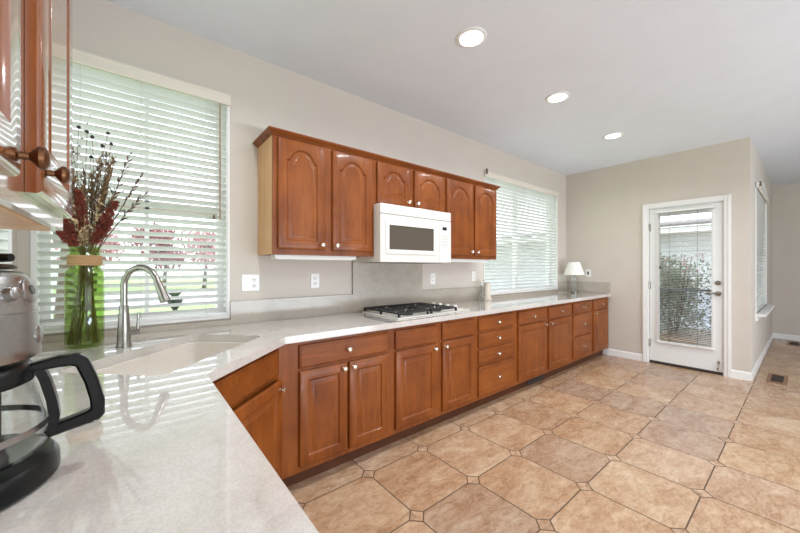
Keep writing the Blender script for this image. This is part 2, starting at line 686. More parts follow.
def make_blind(name, label, org, U, N, w, z0, z1, tilt=20, pitch=0.044, sw=0.05, depth=-0.022, cords=(), wand=None, tassel=None, val_h=0.06, val_over=0.014, val_n=0.012, clip=None):
    f = frame((org[0], org[1], 0), U, N)
    c0 = f(w / 2, z0, depth)
    t = thing(name, label, 'blind', c0)
    sl = MB()
    ct, st = math.cos(math.radians(tilt)), math.sin(math.radians(tilt))
    zt = z1 - val_h * 0.8
    z = z0 + 0.05
    while z < zt:
        prof = []
        for k in range(5):
            q = (k / 4 - 0.5) * sw
            crown = 0.003 * (1 - (2 * k / 4 - 1) ** 2)
            prof.append((depth + q * ct - crown * st, z + q * st + crown * ct))
        top = [(n - 0.0012 * -st, b + 0.0024 * ct) for n, b in prof]
        loop = prof + top[::-1]
        sl.loft([[f(a, b, n) for n, b in loop] for a in (0.008, w - 0.008)])
        z += pitch
    sl.build('slats', M['slat'], t, smooth=30)
    br = MB().loft([[f(a, b, n) for n, b in ((depth - 0.024, z0 + 0.008), (depth + 0.024, z0 + 0.008), (depth + 0.024, z0 + 0.026), (depth - 0.024, z0 + 0.026))] for a in (0.008, w - 0.008)])
    br.build('bottom_rail', M['white'], t, smooth=0)
    hr = MB().loft([[f(a, b, n) for n, b in ((depth - 0.025, z1 - 0.05), (depth + 0.025, z1 - 0.05), (depth + 0.025, z1 - 0.008), (depth - 0.025, z1 - 0.008))] for a in (0.008, w - 0.008)])
    hr.build('headrail', M['white'], t, smooth=0)
    if val_h:
        vn = val_n
        prof = [(vn, z1 - val_h), (vn + 0.010, z1 - val_h), (vn + 0.016, z1 - val_h + 0.008), (vn + 0.016, z1 - 0.012), (vn + 0.022, z1 - 0.002), (vn + 0.022, z1 + 0.008), (vn, z1 + 0.008)]
        MB().loft([[f(a, b, n) for n, b in prof] for a in (-val_over, w + val_over)]).build('valance', M['cream'], t, smooth=0)
    for a in cords:
        c = MB()
        for n in (depth - 0.026, depth + 0.026):
            c.tube([f(a, z0 + 0.02, n), f(a, zt + 0.03, n)], 0.0011, 5)
        c.build('ladder_cord', M['cord'], t)
    if wand:
        a, b0 = wand
        MB().tube([f(a, zt + 0.02, 0.016), f(a, b0, 0.016)], 0.0045, 8).build('tilt_wand', M['wand'], t)
    if tassel:
        a, b0 = tassel
        pc = MB().tube([f(a, zt + 0.02, 0.014), f(a, b0 + 0.03, 0.014)], 0.0012, 5).build('pull_cord', M['cord'], t)
        MB().lathe([(0.002, 0.034), (0.006, 0.028), (0.009, 0.004), (0.006, 0.0)], f(a, b0, 0.014), n=10).build('tassel', M['bracket'], pc)
    if clip is not None:
        m = MB()
        m.loft([[f(clip - 0.008, b, n), f(clip + 0.008, b, n), f(clip + 0.008, b, n + 0.02), f(clip - 0.008, b, n + 0.02)] for b, n in ((z1 - 0.03, 0.03), (z1 + 0.03, 0.03))])
        m.build('valance_clip', M['bracket'], t, smooth=0)
    return t


make_window('window_1', (W1[0], YA), (1, 0, 0), (0, -1, 0), W1[1] - W1[0], W1[2], W1[3], rail=1.69, mull=0.46, mw=0.011)
make_window('window_2', (W2[0], YA), (1, 0, 0), (0, -1, 0), W2[1] - W2[0], W2[2], W2[3], mull=0.87)
make_window('window_3', (XC, W3[0]), (0, 1, 0), (1, 0, 0), W3[1] - W3[0], W3[2], W3[3], rail=1.74)
make_window('window_4', (W4[0], YD), (1, 0, 0), (0, -1, 0), W4[1] - W4[0], W4[2], W4[3], rail=1.5, casing=0.05)
make_blind('window_blind', 'white slatted blind on the window behind the green vase and faucet', (W1[0], YA), (1, 0, 0), (0, -1, 0), W1[1] - W1[0], W1[2], W1[3],
           tilt=27, cords=(0.17, 0.43, 0.77), wand=(0.845, 1.62), tassel=(0.81, 1.62))
make_blind('window_blind', 'white slatted blind on the wide window behind the table lamp', (W2[0], YA), (1, 0, 0), (0, -1, 0), W2[1] - W2[0], W2[2], W2[3],
           tilt=27, cords=(0.2, 0.9, 1.65), clip=0.0)
make_blind('window_blind', 'white slatted blind on the left wall, seen as a sliver above the coffee maker', (XC, W3[0]), (0, 1, 0), (1, 0, 0), W3[1] - W3[0], W3[2], W3[3],
           tilt=19, cords=(0.2, 0.88))
make_blind('window_blind', 'narrow-looking white blind on the nook window past the door corner', (W4[0], YD), (1, 0, 0), (0, -1, 0), W4[1] - W4[0], W4[2], W4[3],
           tilt=26, cords=(0.2, 1.4), val_h=0.05, clip=0.0)
# arched head trim and projecting sill of the nook window
am = MB()
f4 = frame((W4[0], YD, 0), (1, 0, 0), (0, -1, 0))
ww = W4[1] - W4[0]
lo, hi = [], []
for i in range(17):
    a = -0.05 + (ww + 0.1) * i / 16
    q = 2 * i / 16 - 1
    z = W4[3] + 0.02 + 0.12 * (1 - q * q)
    lo.append((a, z - 0.06))
    hi.append((a, z))
pl = lo + hi[::-1]
am.loft([[f4(a, z, n) for a, z in pl] for n in (0.0, 0.022)])
am.build('arched_trim', M['white'], bpy.data.objects['window_4'], smooth=0)
MB().loft([[f4(a, z, n) for n, z in ((0.0, W4[2] - 0.09), (0.02, W4[2] - 0.09), (0.02, W4[2] - 0.03), (0.09, W4[2] - 0.03), (0.09, W4[2]), (0.0, W4[2]))] for a in (-0.07, ww + 0.07)]).build('window_stool', M['white'], bpy.data.objects['window_4'], smooth=0)

# ---- glazed door
d1 = sroot('door_1', (XB, 1.008, 0))
fd = frame((XB, 0, 0), (0, 1, 0), (-1, 0, 0))


def dbar(m, y0, y1, z0, z1, n0, n1):
    m.loft([[fd(y0, z0, n), fd(y1, z0, n), fd(y1, z1, n), fd(y0, z1, n)] for n in (n0, n1)])
    return m


c = MB()
for y0, y1, z0, z1 in ((1.386, 1.444, 0, 2.172), (0.572, 0.630, 0, 2.172), (0.630, 1.386, 2.112, 2.172)):
    dbar(c, y0, y1, z0, z1, 0.0, 0.014)
    dbar(c, y0 + (0.03 if y0 > 1 else 0.0), y1 - (0.03 if y1 < 1 else 0.0), z0 + (0.03 if z0 > 1 else 0), z1, 0.014, 0.02)
c.build('door_casing', M['white'], d1, smooth=0, bevel=0.002)
j = MB()
dbar(j, 1.374, 1.386, 0, 2.112, -T, 0.0)
dbar(j, 0.630, 0.642, 0, 2.112, -T, 0.0)
dbar(j, 0.642, 1.374, 2.100, 2.112, -T, 0.0)
j.build('door_jamb', M['white'], d1, smooth=0)
dbar(MB(), 0.642, 1.374, 0.0, 0.022, -T, -0.008).build('threshold', M['ventdark'], d1, smooth=0)
DY0, DY1, DZ0, DZ1 = 0.646, 1.370, 0.036, 2.096
GY0, GY1, GZ0, GZ1 = 0.745, 1.266, 0.315, 1.99
p = MB()
for y0, y1, z0, z1 in ((DY0, GY0, DZ0, DZ1), (GY1, DY1, DZ0, DZ1), (GY0, GY1, DZ0, GZ0), (GY0, GY1, GZ1, DZ1)):
    dbar(p, y0, y1, z0, z1, -0.055, -0.012)
slab = p.build('door_slab', M['doorwhite'], d1, smooth=0)
p = MB()
e = 0.028
for y0, y1, z0, z1 in ((GY0 - e, GY0, GZ0 - e, GZ1 + e), (GY1, GY1 + e, GZ0 - e, GZ1 + e), (GY0, GY1, GZ0 - e, GZ0), (GY0, GY1, GZ1, GZ1 + e)):
    dbar(p, y0, y1, z0, z1, -0.012, -0.002)
p.build('glass_trim', M['white'], d1, smooth=0, bevel=0.003)
dbar(MB(), GY0, GY1, GZ0, GZ1, -0.036, -0.031).build('pane', M['glass'], d1, smooth=0)
dbar(MB(), GY0, GY1, 1.0, 1.03, -0.05, -0.037).build('sash_rail', M['fence'], d1, smooth=0)
o = dbar(MB(), GY0, GY1, GZ0, 1.0, -0.0475, -0.0465).build('insect_screen', M['mesh'], d1, smooth=0)
o['label'] = 'grey insect screen over the lower glass'
p = MB()
hy = 0.686
p.lathe([(0.031, 0), (0.031, 0.006), (0.026, 0.012), (0.012, 0.014), (0.011, 0.05)], fd(hy, 0.985, -0.012), (-1, 0, 0), 20)
p.tube([fd(hy, 0.985, 0.036), fd(hy + 0.03, 0.987, 0.040), fd(hy + 0.07, 0.990, 0.038), fd(hy + 0.115, 0.982, 0.034)], [0.010, 0.010, 0.008, 0.006], 10)
o = p.build('lever_handle', M['nickel'], d1)
o['label'] = 'satin nickel lever handle'
p = MB()
p.lathe([(0.029, 0), (0.029, 0.008), (0.022, 0.016), (0.008, 0.018)], fd(hy, 1.115, -0.012), (-1, 0, 0), 20)
p.loft([[fd(hy + a, 1.115 + b, n) for a, b in ((-0.005, -0.017), (0.005, -0.017), (0.005, 0.017), (-0.005, 0.017))] for n in (0.004, 0.024)])
o = p.build('deadbolt', M['nickel'], d1)
o['label'] = 'satin nickel deadbolt'
for hz in (0.27, 1.06, 1.85):
    p = MB()
    p.tube([fd(1.372, hz - 0.05, -0.004), fd(1.372, hz + 0.05, -0.004)], 0.008, 10)
    dbar(p, 1.358, 1.386, hz - 0.05, hz + 0.05, -0.0125, -0.009)
    p.build('hinge', M['nickel'], d1)
p = MB()
dbar(p, 0.668, 0.690, 0.12, 0.165, -0.012, -0.006)
p.tube([fd(0.679, 0.15, -0.002), fd(0.679, 0.085, 0.008)], 0.006, 8)
p.lathe([(0.014, 0), (0.016, 0.012), (0.012, 0.022)], fd(0.679, 0.063, 0.008), n=12)
p.build('door_stop', M['nickel'], d1)

# the mini blind hung on the door glass
t = thing('door_blind', 'white mini blind hung over the glass of the back door', 'blind', (XB - 0.03, 1.0, 0.33))
sl = MB()
z = 0.36
while z < 2.03:
    ang = math.radians(5)
    dz, dn = 0.0125 * math.sin(ang), 0.0125 * math.cos(ang)
    pr = [(0.014 - dn, z - dz), (0.014, z + 0.0015), (0.014 + dn, z + dz), (0.014 + dn, z + dz + 0.0008), (0.014, z + 0.0023), (0.014 - dn, z - dz + 0.0008)]
    sl.loft([[fd(y, b, n) for n, b in pr] for y in (0.742, 1.270)])
    z += 0.0215
sl.build('slats', M['slat'], t, smooth=30)
dbar(MB(), 0.715, 1.295, 2.03, 2.062, -0.002, 0.03).build('headrail', M['white'], t, smooth=0, bevel=0.003)
dbar(MB(), 0.722, 1.288, 0.295, 0.318, 0.0, 0.024).build('bottom_rail', M['white'], t, smooth=0, bevel=0.003)
for y in (0.87, 1.15):
    MB().tube([fd(y, 0.31, 0.0275), fd(y, 2.04, 0.0275)], 0.0014, 5).build('ladder_cord', M['slot'], t)
pc = MB().tube([fd(1.245, 1.32, 0.03), fd(1.245, 2.04, 0.03)], 0.0012, 5).build('pull_cord', M['slot'], t)
MB().lathe([(0.002, 0.04), (0.008, 0.03), (0.010, 0.0)], fd(1.245, 1.285, 0.03), n=10).build('tassel', M['slot'], pc)

# ------------------------------------------------------------------ doors, drawers, knobs
def outline(w, h, d, arch, n=14):
    x0, x1, z0, z1 = d, w - d, d, h - d
    zs = z1 - arch
    pts = [(x0, z0), (x1, z0)]
    for i in range(n + 1):
        t = 1 - i / n
        ear = 0.1
        if arch and ear < t < 1 - ear:
            q = (t - 0.5) / (0.5 - ear)
            hh = arch * (1 - q * q) ** 0.62
        else:
            hh = 0
        pts.append((x0 + (x1 - x0) * t, zs + hh))
    return pts


def panel_door(parent, f, w, h, arch=0.0, knob=None, wood_='wood_v', kmat='knob', th=0.02, st=0.056):
    def L(d, n, a=0.0):
        return [f(x, z, n) for x, z in outline(w, h, d, a)]
    def O(d, n):                       # opening outlines: the top rail keeps its own depth
        return [f(x, z, n) for x, z in outline(w, h, d, arch)]
    m = MB()
    m.loft([L(0, 0.0005), L(0, th - 0.006), L(0.003, th - 0.002), L(0.007, th), O(st, th), O(st + 0.004, th - 0.006), O(st + 0.008, th - 0.009)], cap0=True, cap1=False)
    door = m.build('door', M[wood_], parent, smooth=28)
    q = MB()
    q.loft([O(st + 0.008, th - 0.012), O(st + 0.008, th - 0.009), O(st + 0.012, th - 0.0095), O(st + 0.036, th - 0.003), O(st + 0.039, th - 0.001)], cap0=True, cap1=True)
    q.build('raised_panel', M[wood_], door, smooth=28)
    if knob:
        make_knob(door, f, knob[0], knob[1], th, kmat)
    return door


def make_knob(parent, f, a, b, n, kmat='knob'):
    o = f(a, b, n)
    ax = f(a, b, n + 1) - o
    MB().lathe([(0.009, -0.0005), (0.009, 0.002), (0.0055, 0.004), (0.005, 0.013), (0.011, 0.018), (0.0155, 0.023), (0.0150, 0.028), (0.008, 0.0315)], o, ax, 16).build('knob', M[kmat], parent)


def drawer(parent, f, w, h, wood_='wood_h', knob=True, th=0.02, name='drawer'):
    def R(d, n):
        return [f(x, z, n) for x, z in ((d, d), (w - d, d), (w - d, h - d), (d, h - d))]
    m = MB().loft([R(0, 0.0005), R(0, th - 0.009), R(0.003, th - 0.005), R(0.009, th - 0.003), R(0.011, th)])
    d = m.build(name, M[wood_], parent, smooth=28)
    if knob:
        make_knob(d, f, w / 2, h / 2, th)
    return d


# ---- base cabinets along the back wall
FY = 1.877                                  # face plane of the base cabinets
CX = lambda x, z: frame((x, FY, z), (1, 0, 0), (0, -1, 0))
ZD0, ZD1, ZT0, ZT1 = 0.137, 0.695, 0.712, 0.848


def base_cabinet(label, x0, x1, left_stile, fronts, cat='cabinet'):
    t = thing('base_cabinet', label, cat, ((x0 + x1) / 2, 2.17, 0))
    m = MB()
    m.box(x0, x1, FY + 0.0, FY + 0.02, 0.102, 0.8735)
    m.box(x0, x0 + 0.016, FY + 0.02, 2.484, 0.102, 0.8735)
    m.box(x1 - 0.016, x1, FY + 0.02, 2.484, 0.102, 0.8735)
    m.box(x0 + 0.016, x1 - 0.016, FY + 0.02, 2.484, 0.102, 0.12)
    m.box(x0 + 0.016, x1 - 0.016, 2.472, 2.484, 0.12, 0.8735)
    m.build('carcass', M['wood_v'], t, smooth=0)
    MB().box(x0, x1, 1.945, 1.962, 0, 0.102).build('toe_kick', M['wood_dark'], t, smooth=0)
    for kind, xa, xb, za, zb, kn in fronts:
        f = CX(xa, za)
        if kind == 'drawer':
            drawer(t, f, xb - xa, zb - za, knob=kn)
        else:
            kx = (xb - xa) - 0.028 if kn == 'r' else 0.028
            panel_door(t, f, xb - xa, zb - za, knob=(kx, zb - za - 0.033))
    return t


base_cabinet('base cabinet with one wide drawer over two doors, right beside the corner sink', 0.6445, 1.4375, 0.741, [
    ('drawer', 0.759, 1.404, ZT0, ZT1, True), ('door', 0.759, 1.076, ZD0, ZD1, 'r'), ('door', 1.090, 1.404, ZD0, ZD1, 'l')])
base_cabinet('base cabinet under the cooktop with two knobless drawer fronts over two doors', 1.4375, 2.393, 0, [
    ('drawer', 1.473, 1.892, ZT0, ZT1, False), ('drawer', 1.955, 2.360, ZT0, ZT1, False), ('door', 1.473, 1.888, ZD0, ZD1, 'r'), ('door', 1.955, 2.356, ZD0, ZD1, 'l')])
base_cabinet('stack of four wooden drawers to the right of the cooktop cabinet', 2.393, 3.031, 0, [
    ('drawer', 2.424, 2.990, 0.725, ZT1, True), ('drawer', 2.424, 2.990, 0.578, 0.700, True), ('drawer', 2.424, 2.990, 0.424, 0.552, True), ('drawer', 2.424, 2.990, ZD0, 0.402, True)])
b4 = base_cabinet('wide base cabinet with two drawers over two doors, below the lamp-side window', 3.031, 4.302, 0, [
    ('drawer', 3.073, 3.630, ZT0, ZT1, True), ('drawer', 3.705, 4.271, ZT0, ZT1, True), ('door', 3.073, 3.630, ZD0, ZD1, 'r'), ('door', 3.705, 4.271, ZD0, ZD1, 'l')])
base_cabinet('stack of three wooden drawers, second unit from the far wall', 4.302, 4.918, 0, [
    ('drawer', 4.333, 4.873, 0.722, ZT1, True), ('drawer', 4.333, 4.873, 0.428, 0.700, True), ('drawer', 4.333, 4.873, ZD0, 0.408, True)])
base_cabinet('narrow base cabinet with one drawer over one door, against the far wall', 4.918, 5.523, 0, [
    ('drawer', 4.963, 5.480, ZT0, ZT1, True), ('door', 4.963, 5.480, ZD0, ZD1, 'l')])
# register in the toe kick
t = thing('toe_kick_vent', 'dark vent grille in the toe kick below the wide two-door cabinet', 'vent', (3.55, 1.94, 0.01))
MB().box(3.37, 3.73, 1.937, 1.9445, 0.012, 0.092).build('frame', M['ventdark'], t, smooth=0)
m = MB()
for i in range(12):
    m.box(3.385 + i * 0.028, 3.395 + i * 0.028, 1.934, 1.938, 0.022, 0.082)
m.build('louvers', M['slot'], t, smooth=0)

# ---- diagonal sink cabinet
r2 = math.sqrt(0.5)
UV = lambda u, v: (r2 * (u - v), r2 * (u + v))
FV, U0, U1 = 0.872, 1.125, 1.7826
t = thing('sink_cabinet', 'diagonal corner cabinet under the sink with its door slightly open', 'cabinet', (*UV(1.45, 1.1), 0))
x, y = UV(U0, FV)
fs = frame((x, y, 0), (1, 1, 0), (1, -1, 0))
wdt = U1 - U0 - 0.001
bar = lambda m, a0, a1, b0, b1, n0, n1: m.loft([[fs(a0, b0, n), fs(a1, b0, n), fs(a1, b1, n), fs(a0, b1, n)] for n in (n0, n1)])
m = MB()
bar(m, 0, 0.05, 0.102, 0.8735, -0.02, 0)
bar(m, wdt - 0.02, wdt, 0.102, 0.8735, -0.02, 0)
bar(m, 0.05, wdt - 0.02, 0.68, 0.8735, -0.02, 0)
bar(m, 0.05, wdt - 0.02, 0.102, 0.15, -0.02, 0)
bar(m, 0.05, wdt - 0.02, 0.102, 0.118, -0.5, -0.02)
m.build('face_frame', M['wood_v'], t, smooth=0)
m = MB()
bar(m, -0.03, wdt + 0.028, 0, 0.102, -0.085, -0.07)
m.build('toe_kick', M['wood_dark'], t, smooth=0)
x, y = UV(U0 + 0.045, FV)
drawer(t, frame((x, y, ZT0), (1, 1, 0), (1, -1, 0)), wdt - 0.075, ZT1 - ZT0, 'wood_d', False, name='false_drawer_front')
a = math.radians(45 - 2.5)
N = (math.sin(a), -math.cos(a), 0)
panel_door(t, frame((x + 0.002, y - 0.002, ZD0), (math.cos(a), math.sin(a), 0), N), wdt - 0.092, ZD1 - ZD0 - 0.005, knob=(wdt - 0.092 - 0.028, ZD1 - ZD0 - 0.05))

# ---- cabinet run under the left leg of the counter
t = thing('base_cabinet', 'base cabinet under the near counter leg, below the coffee maker', 'cabinet', (-0.13, 0.2, 0))
m = MB()
m.box(0.159, 0.179, -1.15, 1.411, 0.102, 0.8735)
m.box(XC + 0.004, 0.159, -1.15, -1.13, 0.102, 0.8735)
m.box(XC + 0.004, 0.159, -1.13, 1.0, 0.102, 0.12)
m.build('carcass', M['wood_v'], t, smooth=0)
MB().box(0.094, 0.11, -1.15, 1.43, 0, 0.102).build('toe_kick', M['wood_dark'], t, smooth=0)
for k in range(4):
    y1 = 1.36 - k * 0.62
    f = frame((0.179, y1 - 0.56, ZD0), (0, 1, 0), (1, 0, 0))
    panel_door(t, f, 0.56, ZD1 - ZD0, knob=(0.03, 0.52))
    drawer(t, frame((0.179, y1 - 0.56, ZT0), (0, 1, 0), (1, 0, 0)), 0.56, ZT1 - ZT0, 'wood_y')

# ---- worktop with the sink cut-out
def rrect(u0, u1, v0, v1, r, n=5):
    pts = []
    for cu, cv, a0 in ((u1 - r, v0 + r, -PI / 2), (u1 - r, v1 - r, 0), (u0 + r, v1 - r, PI / 2), (u0 + r, v0 + r, PI)):
        for i in range(n + 1):
            an = a0 + PI / 2 * i / n
            pts.append((cu + r * math.cos(an), cv + r * math.sin(an)))
    return pts


SU0, SU1, SV0, SV1 = 1.092, 1.800, 0.972, 1.412
hole = [UV(u, v) for u, v in rrect(SU0, SU1, SV0, SV1, 0.045)]
poly = [(XB - 0.002, YA - 0.002), (XC + 0.002, YA - 0.002), (XC + 0.002, -1.2), (0.214, -1.2), (0.214, 1.3875), (0.6685, 1.842), (XB - 0.002, 1.842)]
o = MB().prism(poly, 0.874, 0.914, hole).build('countertop', M['counter'], smooth=0)
tag(o, 'polished pale quartz countertop running along the back wall and left side', 'countertop')
for x0, x1, z1, lab in ((0.522, 1.483, 1.072, 'low speckled stone backsplash between the sink window and the cooktop slab'),
                        (2.30, 3.32, 1.072, 'low speckled stone backsplash between the cooktop slab and the wide window'),
                        (3.32, 5.22, 0.949, 'thin stone strip under the wide window'),
                        (5.22, XB - 0.022, 1.072, 'short stone backsplash piece on the back wall behind the lamp'),
                        (XC + 0.002, 0.522, 0.949, 'thin stone strip under the sink window')):
    o = MB().box(x0, x1, YA - 0.022, YA - 0.002, 0.9145, z1).build('backsplash', M['splash'], smooth=0)
    tag(o, lab, 'backsplash')
o = MB().box(XB - 0.021, XB - 0.002, 1.846, YA - 0.002, 0.9145, 1.080).build('side_splash', M['splash'], smooth=0, bevel=0.0015)
tag(o, 'short stone splash on the far wall beside the lamp', 'backsplash')
o = MB().box(1.483, 2.30, YA - 0.0225, YA - 0.002, 0.9145, 1.3875).build('tall_backsplash', M['splash'], smooth=0, bevel=0.0015)
tag(o, 'tall speckled stone slab on the wall behind the cooktop', 'backsplash')

# ---- sink and faucet
t = thing('sink', 'undermount bisque corner sink set in the worktop', 'sink', (*UV(1.446, 1.19), 0.67))
loops = []
for d, z, r in ((-0.02, 0.8725, 0.06), (0.0, 0.8725, 0.05), (0.006, 0.868, 0.05), (0.012, 0.72, 0.055), (0.03, 0.692, 0.06), (0.07, 0.68, 0.06)):
    loops.append([(*UV(u, v), z) for u, v in rrect(SU0 + d, SU1 - d, SV0 + d, SV1 - d, r)])
lo2 = []
for d, z, r in ((0.07, 0.672, 0.06), (0.025, 0.684, 0.06), (0.003, 0.716, 0.055), (-0.004, 0.862, 0.05), (-0.02, 0.8665, 0.06)):
    lo2.append([(*UV(u, v), z) for u, v in rrect(SU0 + d, SU1 - d, SV0 + d, SV1 - d, r)])
m = MB().loft(loops, False, True)
m.loft(lo2 + [loops[0]], True, False)
m.build('basin', M['sink'], t, smooth=50)
m = MB().lathe([(0.045, 0.0005), (0.045, 0.003), (0.036, 0.004), (0.030, 0.001)], (*UV(1.446, 1.22), 0.68), n=20)
m.build('drain', M['nickel'], t)

fx, fy = UV(1.475, 1.515)
t = thing('faucet', 'brushed nickel gooseneck faucet behind the sink', 'faucet', (fx, fy, 0.914))
MB().lathe([(0.031, 0.0005), (0.031, 0.006), (0.0285, 0.012), (0.026, 0.06), (0.0215, 0.16), (0.018, 0.20), (0.0165, 0.205)], (fx, fy, 0.914), n=24).build('body', M['nickel'], t)
dd = Vector((r2, -r2, 0))
path = [Vector((fx, fy, 0.914 + z)) for z in (0.20, 0.26, 0.30)]
R = 0.090
for i in range(1, 15):
    an = PI - i * (PI - 0.32) / 14
    path.append(Vector((fx, fy, 0.914 + 0.30)) + dd * (R + R * math.cos(an)) + Vector((0, 0, R * math.sin(an) * 1.0)))
MB().tube(path, 0.0145, 14).build('spout', M['nickel'], t)
e0 = path[-1]
dv = (path[-1] - path[-2]).normalized()
MB().lathe([(0.0147, 0.0), (0.016, 0.006), (0.018, 0.05), (0.022, 0.105), (0.021, 0.112), (0.012, 0.112)], e0, dv, 18).build('spray_head', M['nickel'], t)
sd = Vector((0.80, -0.1, 0)).normalized()
hb = MB().tube([Vector((fx, fy, 0.985)) + sd * 0.015, Vector((fx, fy, 0.985)) + sd * 0.062], [0.016, 0.0145], 14).build('handle_hub', M['nickel'], t)
hp = Vector((fx, fy, 0.985)) + sd * 0.052
MB().tube([hp + Vector((0, 0, 0.008)), hp + Vector((0.002, 0, 0.05)), hp + Vector((0.004, 0, 0.095))], [0.0065, 0.0055, 0.006], 10).build('lever', M['nickel'], hb)

# ------------------------------------------------------------------ upper cabinets on the back wall
UY = 2.165
UX = lambda x, z: frame((x, UY, z), (1, 0, 0), (0, -1, 0))
UB, UT = 1.390, 2.172


def upper(label, x0, x1, z0, doors, left_pale=False):
    t = thing('wall_cabinet', label, 'cabinet', ((x0 + x1) / 2, 2.33, z0))
    MB().box(x0 + (0.006 if left_pale else 0), x1, UY, YA - 0.002, z0, UT).build('carcass', M['wood_v'], t, smooth=0)
    if left_pale:
        o = MB().box(x0, x0 + 0.006, UY + 0.016, YA - 0.002, z0, UT).build('side_panel', M['maple'], t, smooth=0)
        o['label'] = 'pale unstained side panel'
        MB().box(x0, x0 + 0.006, UY, UY + 0.016, z0, UT).build('face_edge', M['wood_v'], t, smooth=0)
    for xa, xb, za, zb, kn in doors:
        h = zb - za
        kx = (xb - xa) - 0.026 if kn == 'r' else 0.026
        panel_door(t, UX(xa, za), xb - xa, h, arch=0.075 if h > 0.5 else 0.06, knob=(kx, 0.035))
    return t


upper('tall wall cabinet with two arched doors, left of the microwave', 0.704, 1.488, UB, [(0.733, 1.062, 1.425, 2.147, 'r'), (1.122, 1.464, 1.425, 2.147, 'l')], True)
upper('short wall cabinet with two small arched doors above the microwave', 1.488, 2.292, 1.806, [(1.514, 1.856, 1.822, 2.147, 'r'), (1.908, 2.275, 1.822, 2.147, 'l')])
upper('tall wall cabinet with two arched doors, right of the microwave beside the window', 2.292, 3.125, UB, [(2.315, 2.700, 1.425, 2.147, 'r'), (2.738, 3.105, 1.425, 2.147, 'l')])
# crown moulding: front run and its left and right returns
prof = [(0.0, 0.0), (0.006, 0.0), (0.010, 0.006), (0.014, 0.010), (0.028, 0.020), (0.034, 0.026), (0.034, 0.034), (0.0, 0.034)]
loops = [[], [], [], []]
zc = UT - 0.012
corners = [(0.704, YA - 0.002, -1, 0), (0.704, UY, -1, -1), (3.125, UY, 1, -1), (3.125, YA - 0.002, 1, 0)]
m = MB().loft([[(cx + sx * n, cy + sy * n, zc + z) for n, z in prof] for cx, cy, sx, sy in corners])
o = m.build('crown_moulding', M['wood_h'], smooth=0)
tag(o, 'stained wooden crown moulding along the top of the wall cabinets', 'moulding')
for x0, x1, lab in ((0.73, 1.35, 'slim white light bar under the wall cabinet left of the microwave'), (2.40, 3.05, 'slim white light bar under the wall cabinet right of the microwave')):
    t = thing('undercabinet_light', lab, 'light', ((x0 + x1) / 2, 2.24, UB - 0.03))
    MB().box(x0, x1, 2.20, 2.29, UB - 0.028, UB - 0.0005).build('housing', M['white'], t, smooth=0, bevel=0.004)
    MB().box(x0 + 0.02, x1 - 0.02, 2.205, 2.28, UB - 0.031, UB - 0.028).build('diffuser', M['plate'], t, smooth=0)

# ---- microwave
t = thing('microwave', 'white over-the-range microwave with dark glass window', 'microwave', (1.885, 2.27, 1.345))
MX0, MX1, MY, MZ0, MZ1 = 1.4895, 2.2905, 2.075, 1.348, 1.8045
m = MB().box(MX0, MX1, 2.10, YA - 0.023, MZ0 + 0.004, MZ1)
m.box(MX0 + 0.01, MX1 - 0.01, 2.12, YA - 0.023, MZ0 - 0.003, MZ0 + 0.004)
m.build('body', M['appl'], t, smooth=0, bevel=0.003)
MB().box(MX0 + 0.04, MX1 - 0.04, 2.14, 2.42, MZ0 - 0.006, MZ0 - 0.003).build('bottom_grille', M['iron'], t, smooth=0)
m = MB().box(MX0, MX1, MY, 2.0995, MZ1 - 0.078, MZ1)
m.build('top_vent', M['appl'], t, smooth=0, bevel=0.004)
fm = frame((0, MY, 0), (1, 0, 0), (0, -1, 0))


def fb(m, x0, x1, z0, z1, n0, n1):
    m.loft([[fm(x0, z0, n), fm(x1, z0, n), fm(x1, z1, n), fm(x0, z1, n)] for n in (n0, n1)])
    return m


WX0, WX1, WZ0, WZ1 = 1.575, 2.065, 1.447, 1.640
m = MB()
for x0, x1, z0, z1 in ((MX0, WX0, MZ0, 1.722), (WX1, 2.135, MZ0, 1.722), (WX0, WX1, MZ0, WZ0), (WX0, WX1, WZ1, 1.722)):
    fb(m, x0, x1, z0, z1, -0.0245, -0.0005)
dr = m.build('door', M['appl'], t, smooth=0)
e = 0.035
m = MB()
for x0, x1, z0, z1 in ((WX0 - e, WX0, WZ0 - e, WZ1 + e), (WX1, WX1 + e, WZ0 - e, WZ1 + e), (WX0, WX1, WZ0 - e, WZ0), (WX0, WX1, WZ1, WZ1 + e)):
    fb(m, x0, x1, z0, z1, -0.0005, 0.005)
m.build('window_surround', M['appl'], dr, smooth=0, bevel=0.002)
o = fb(MB(), WX0, WX1, WZ0, WZ1, -0.02, -0.001).build('window', M['mwglass'], dr, smooth=0)
o['label'] = 'dark glass window'
cp = fb(MB(), 2.139, MX1, MZ0, 1.722, -0.0245, 0.0).build('control_panel', M['appl'], t, smooth=0, bevel=0.002)
fb(MB(), 2.178, 2.232, 1.640, 1.668, 0.0, 0.0015).build('display', M['lcd'], cp, smooth=0)
for i in range(3):
    for k in range(4):
        fb(MB(), 2.172 + i * 0.030, 2.192 + i * 0.030, 1.50 + k * 0.027, 1.512 + k * 0.027, 0.0, 0.0012).build('button', M['applgrey'], cp, smooth=0)
fb(MB(), 1.80, 1.815, 1.690, 1.700, 0.0, 0.001).build('badge', M['applgrey'], dr, smooth=0)

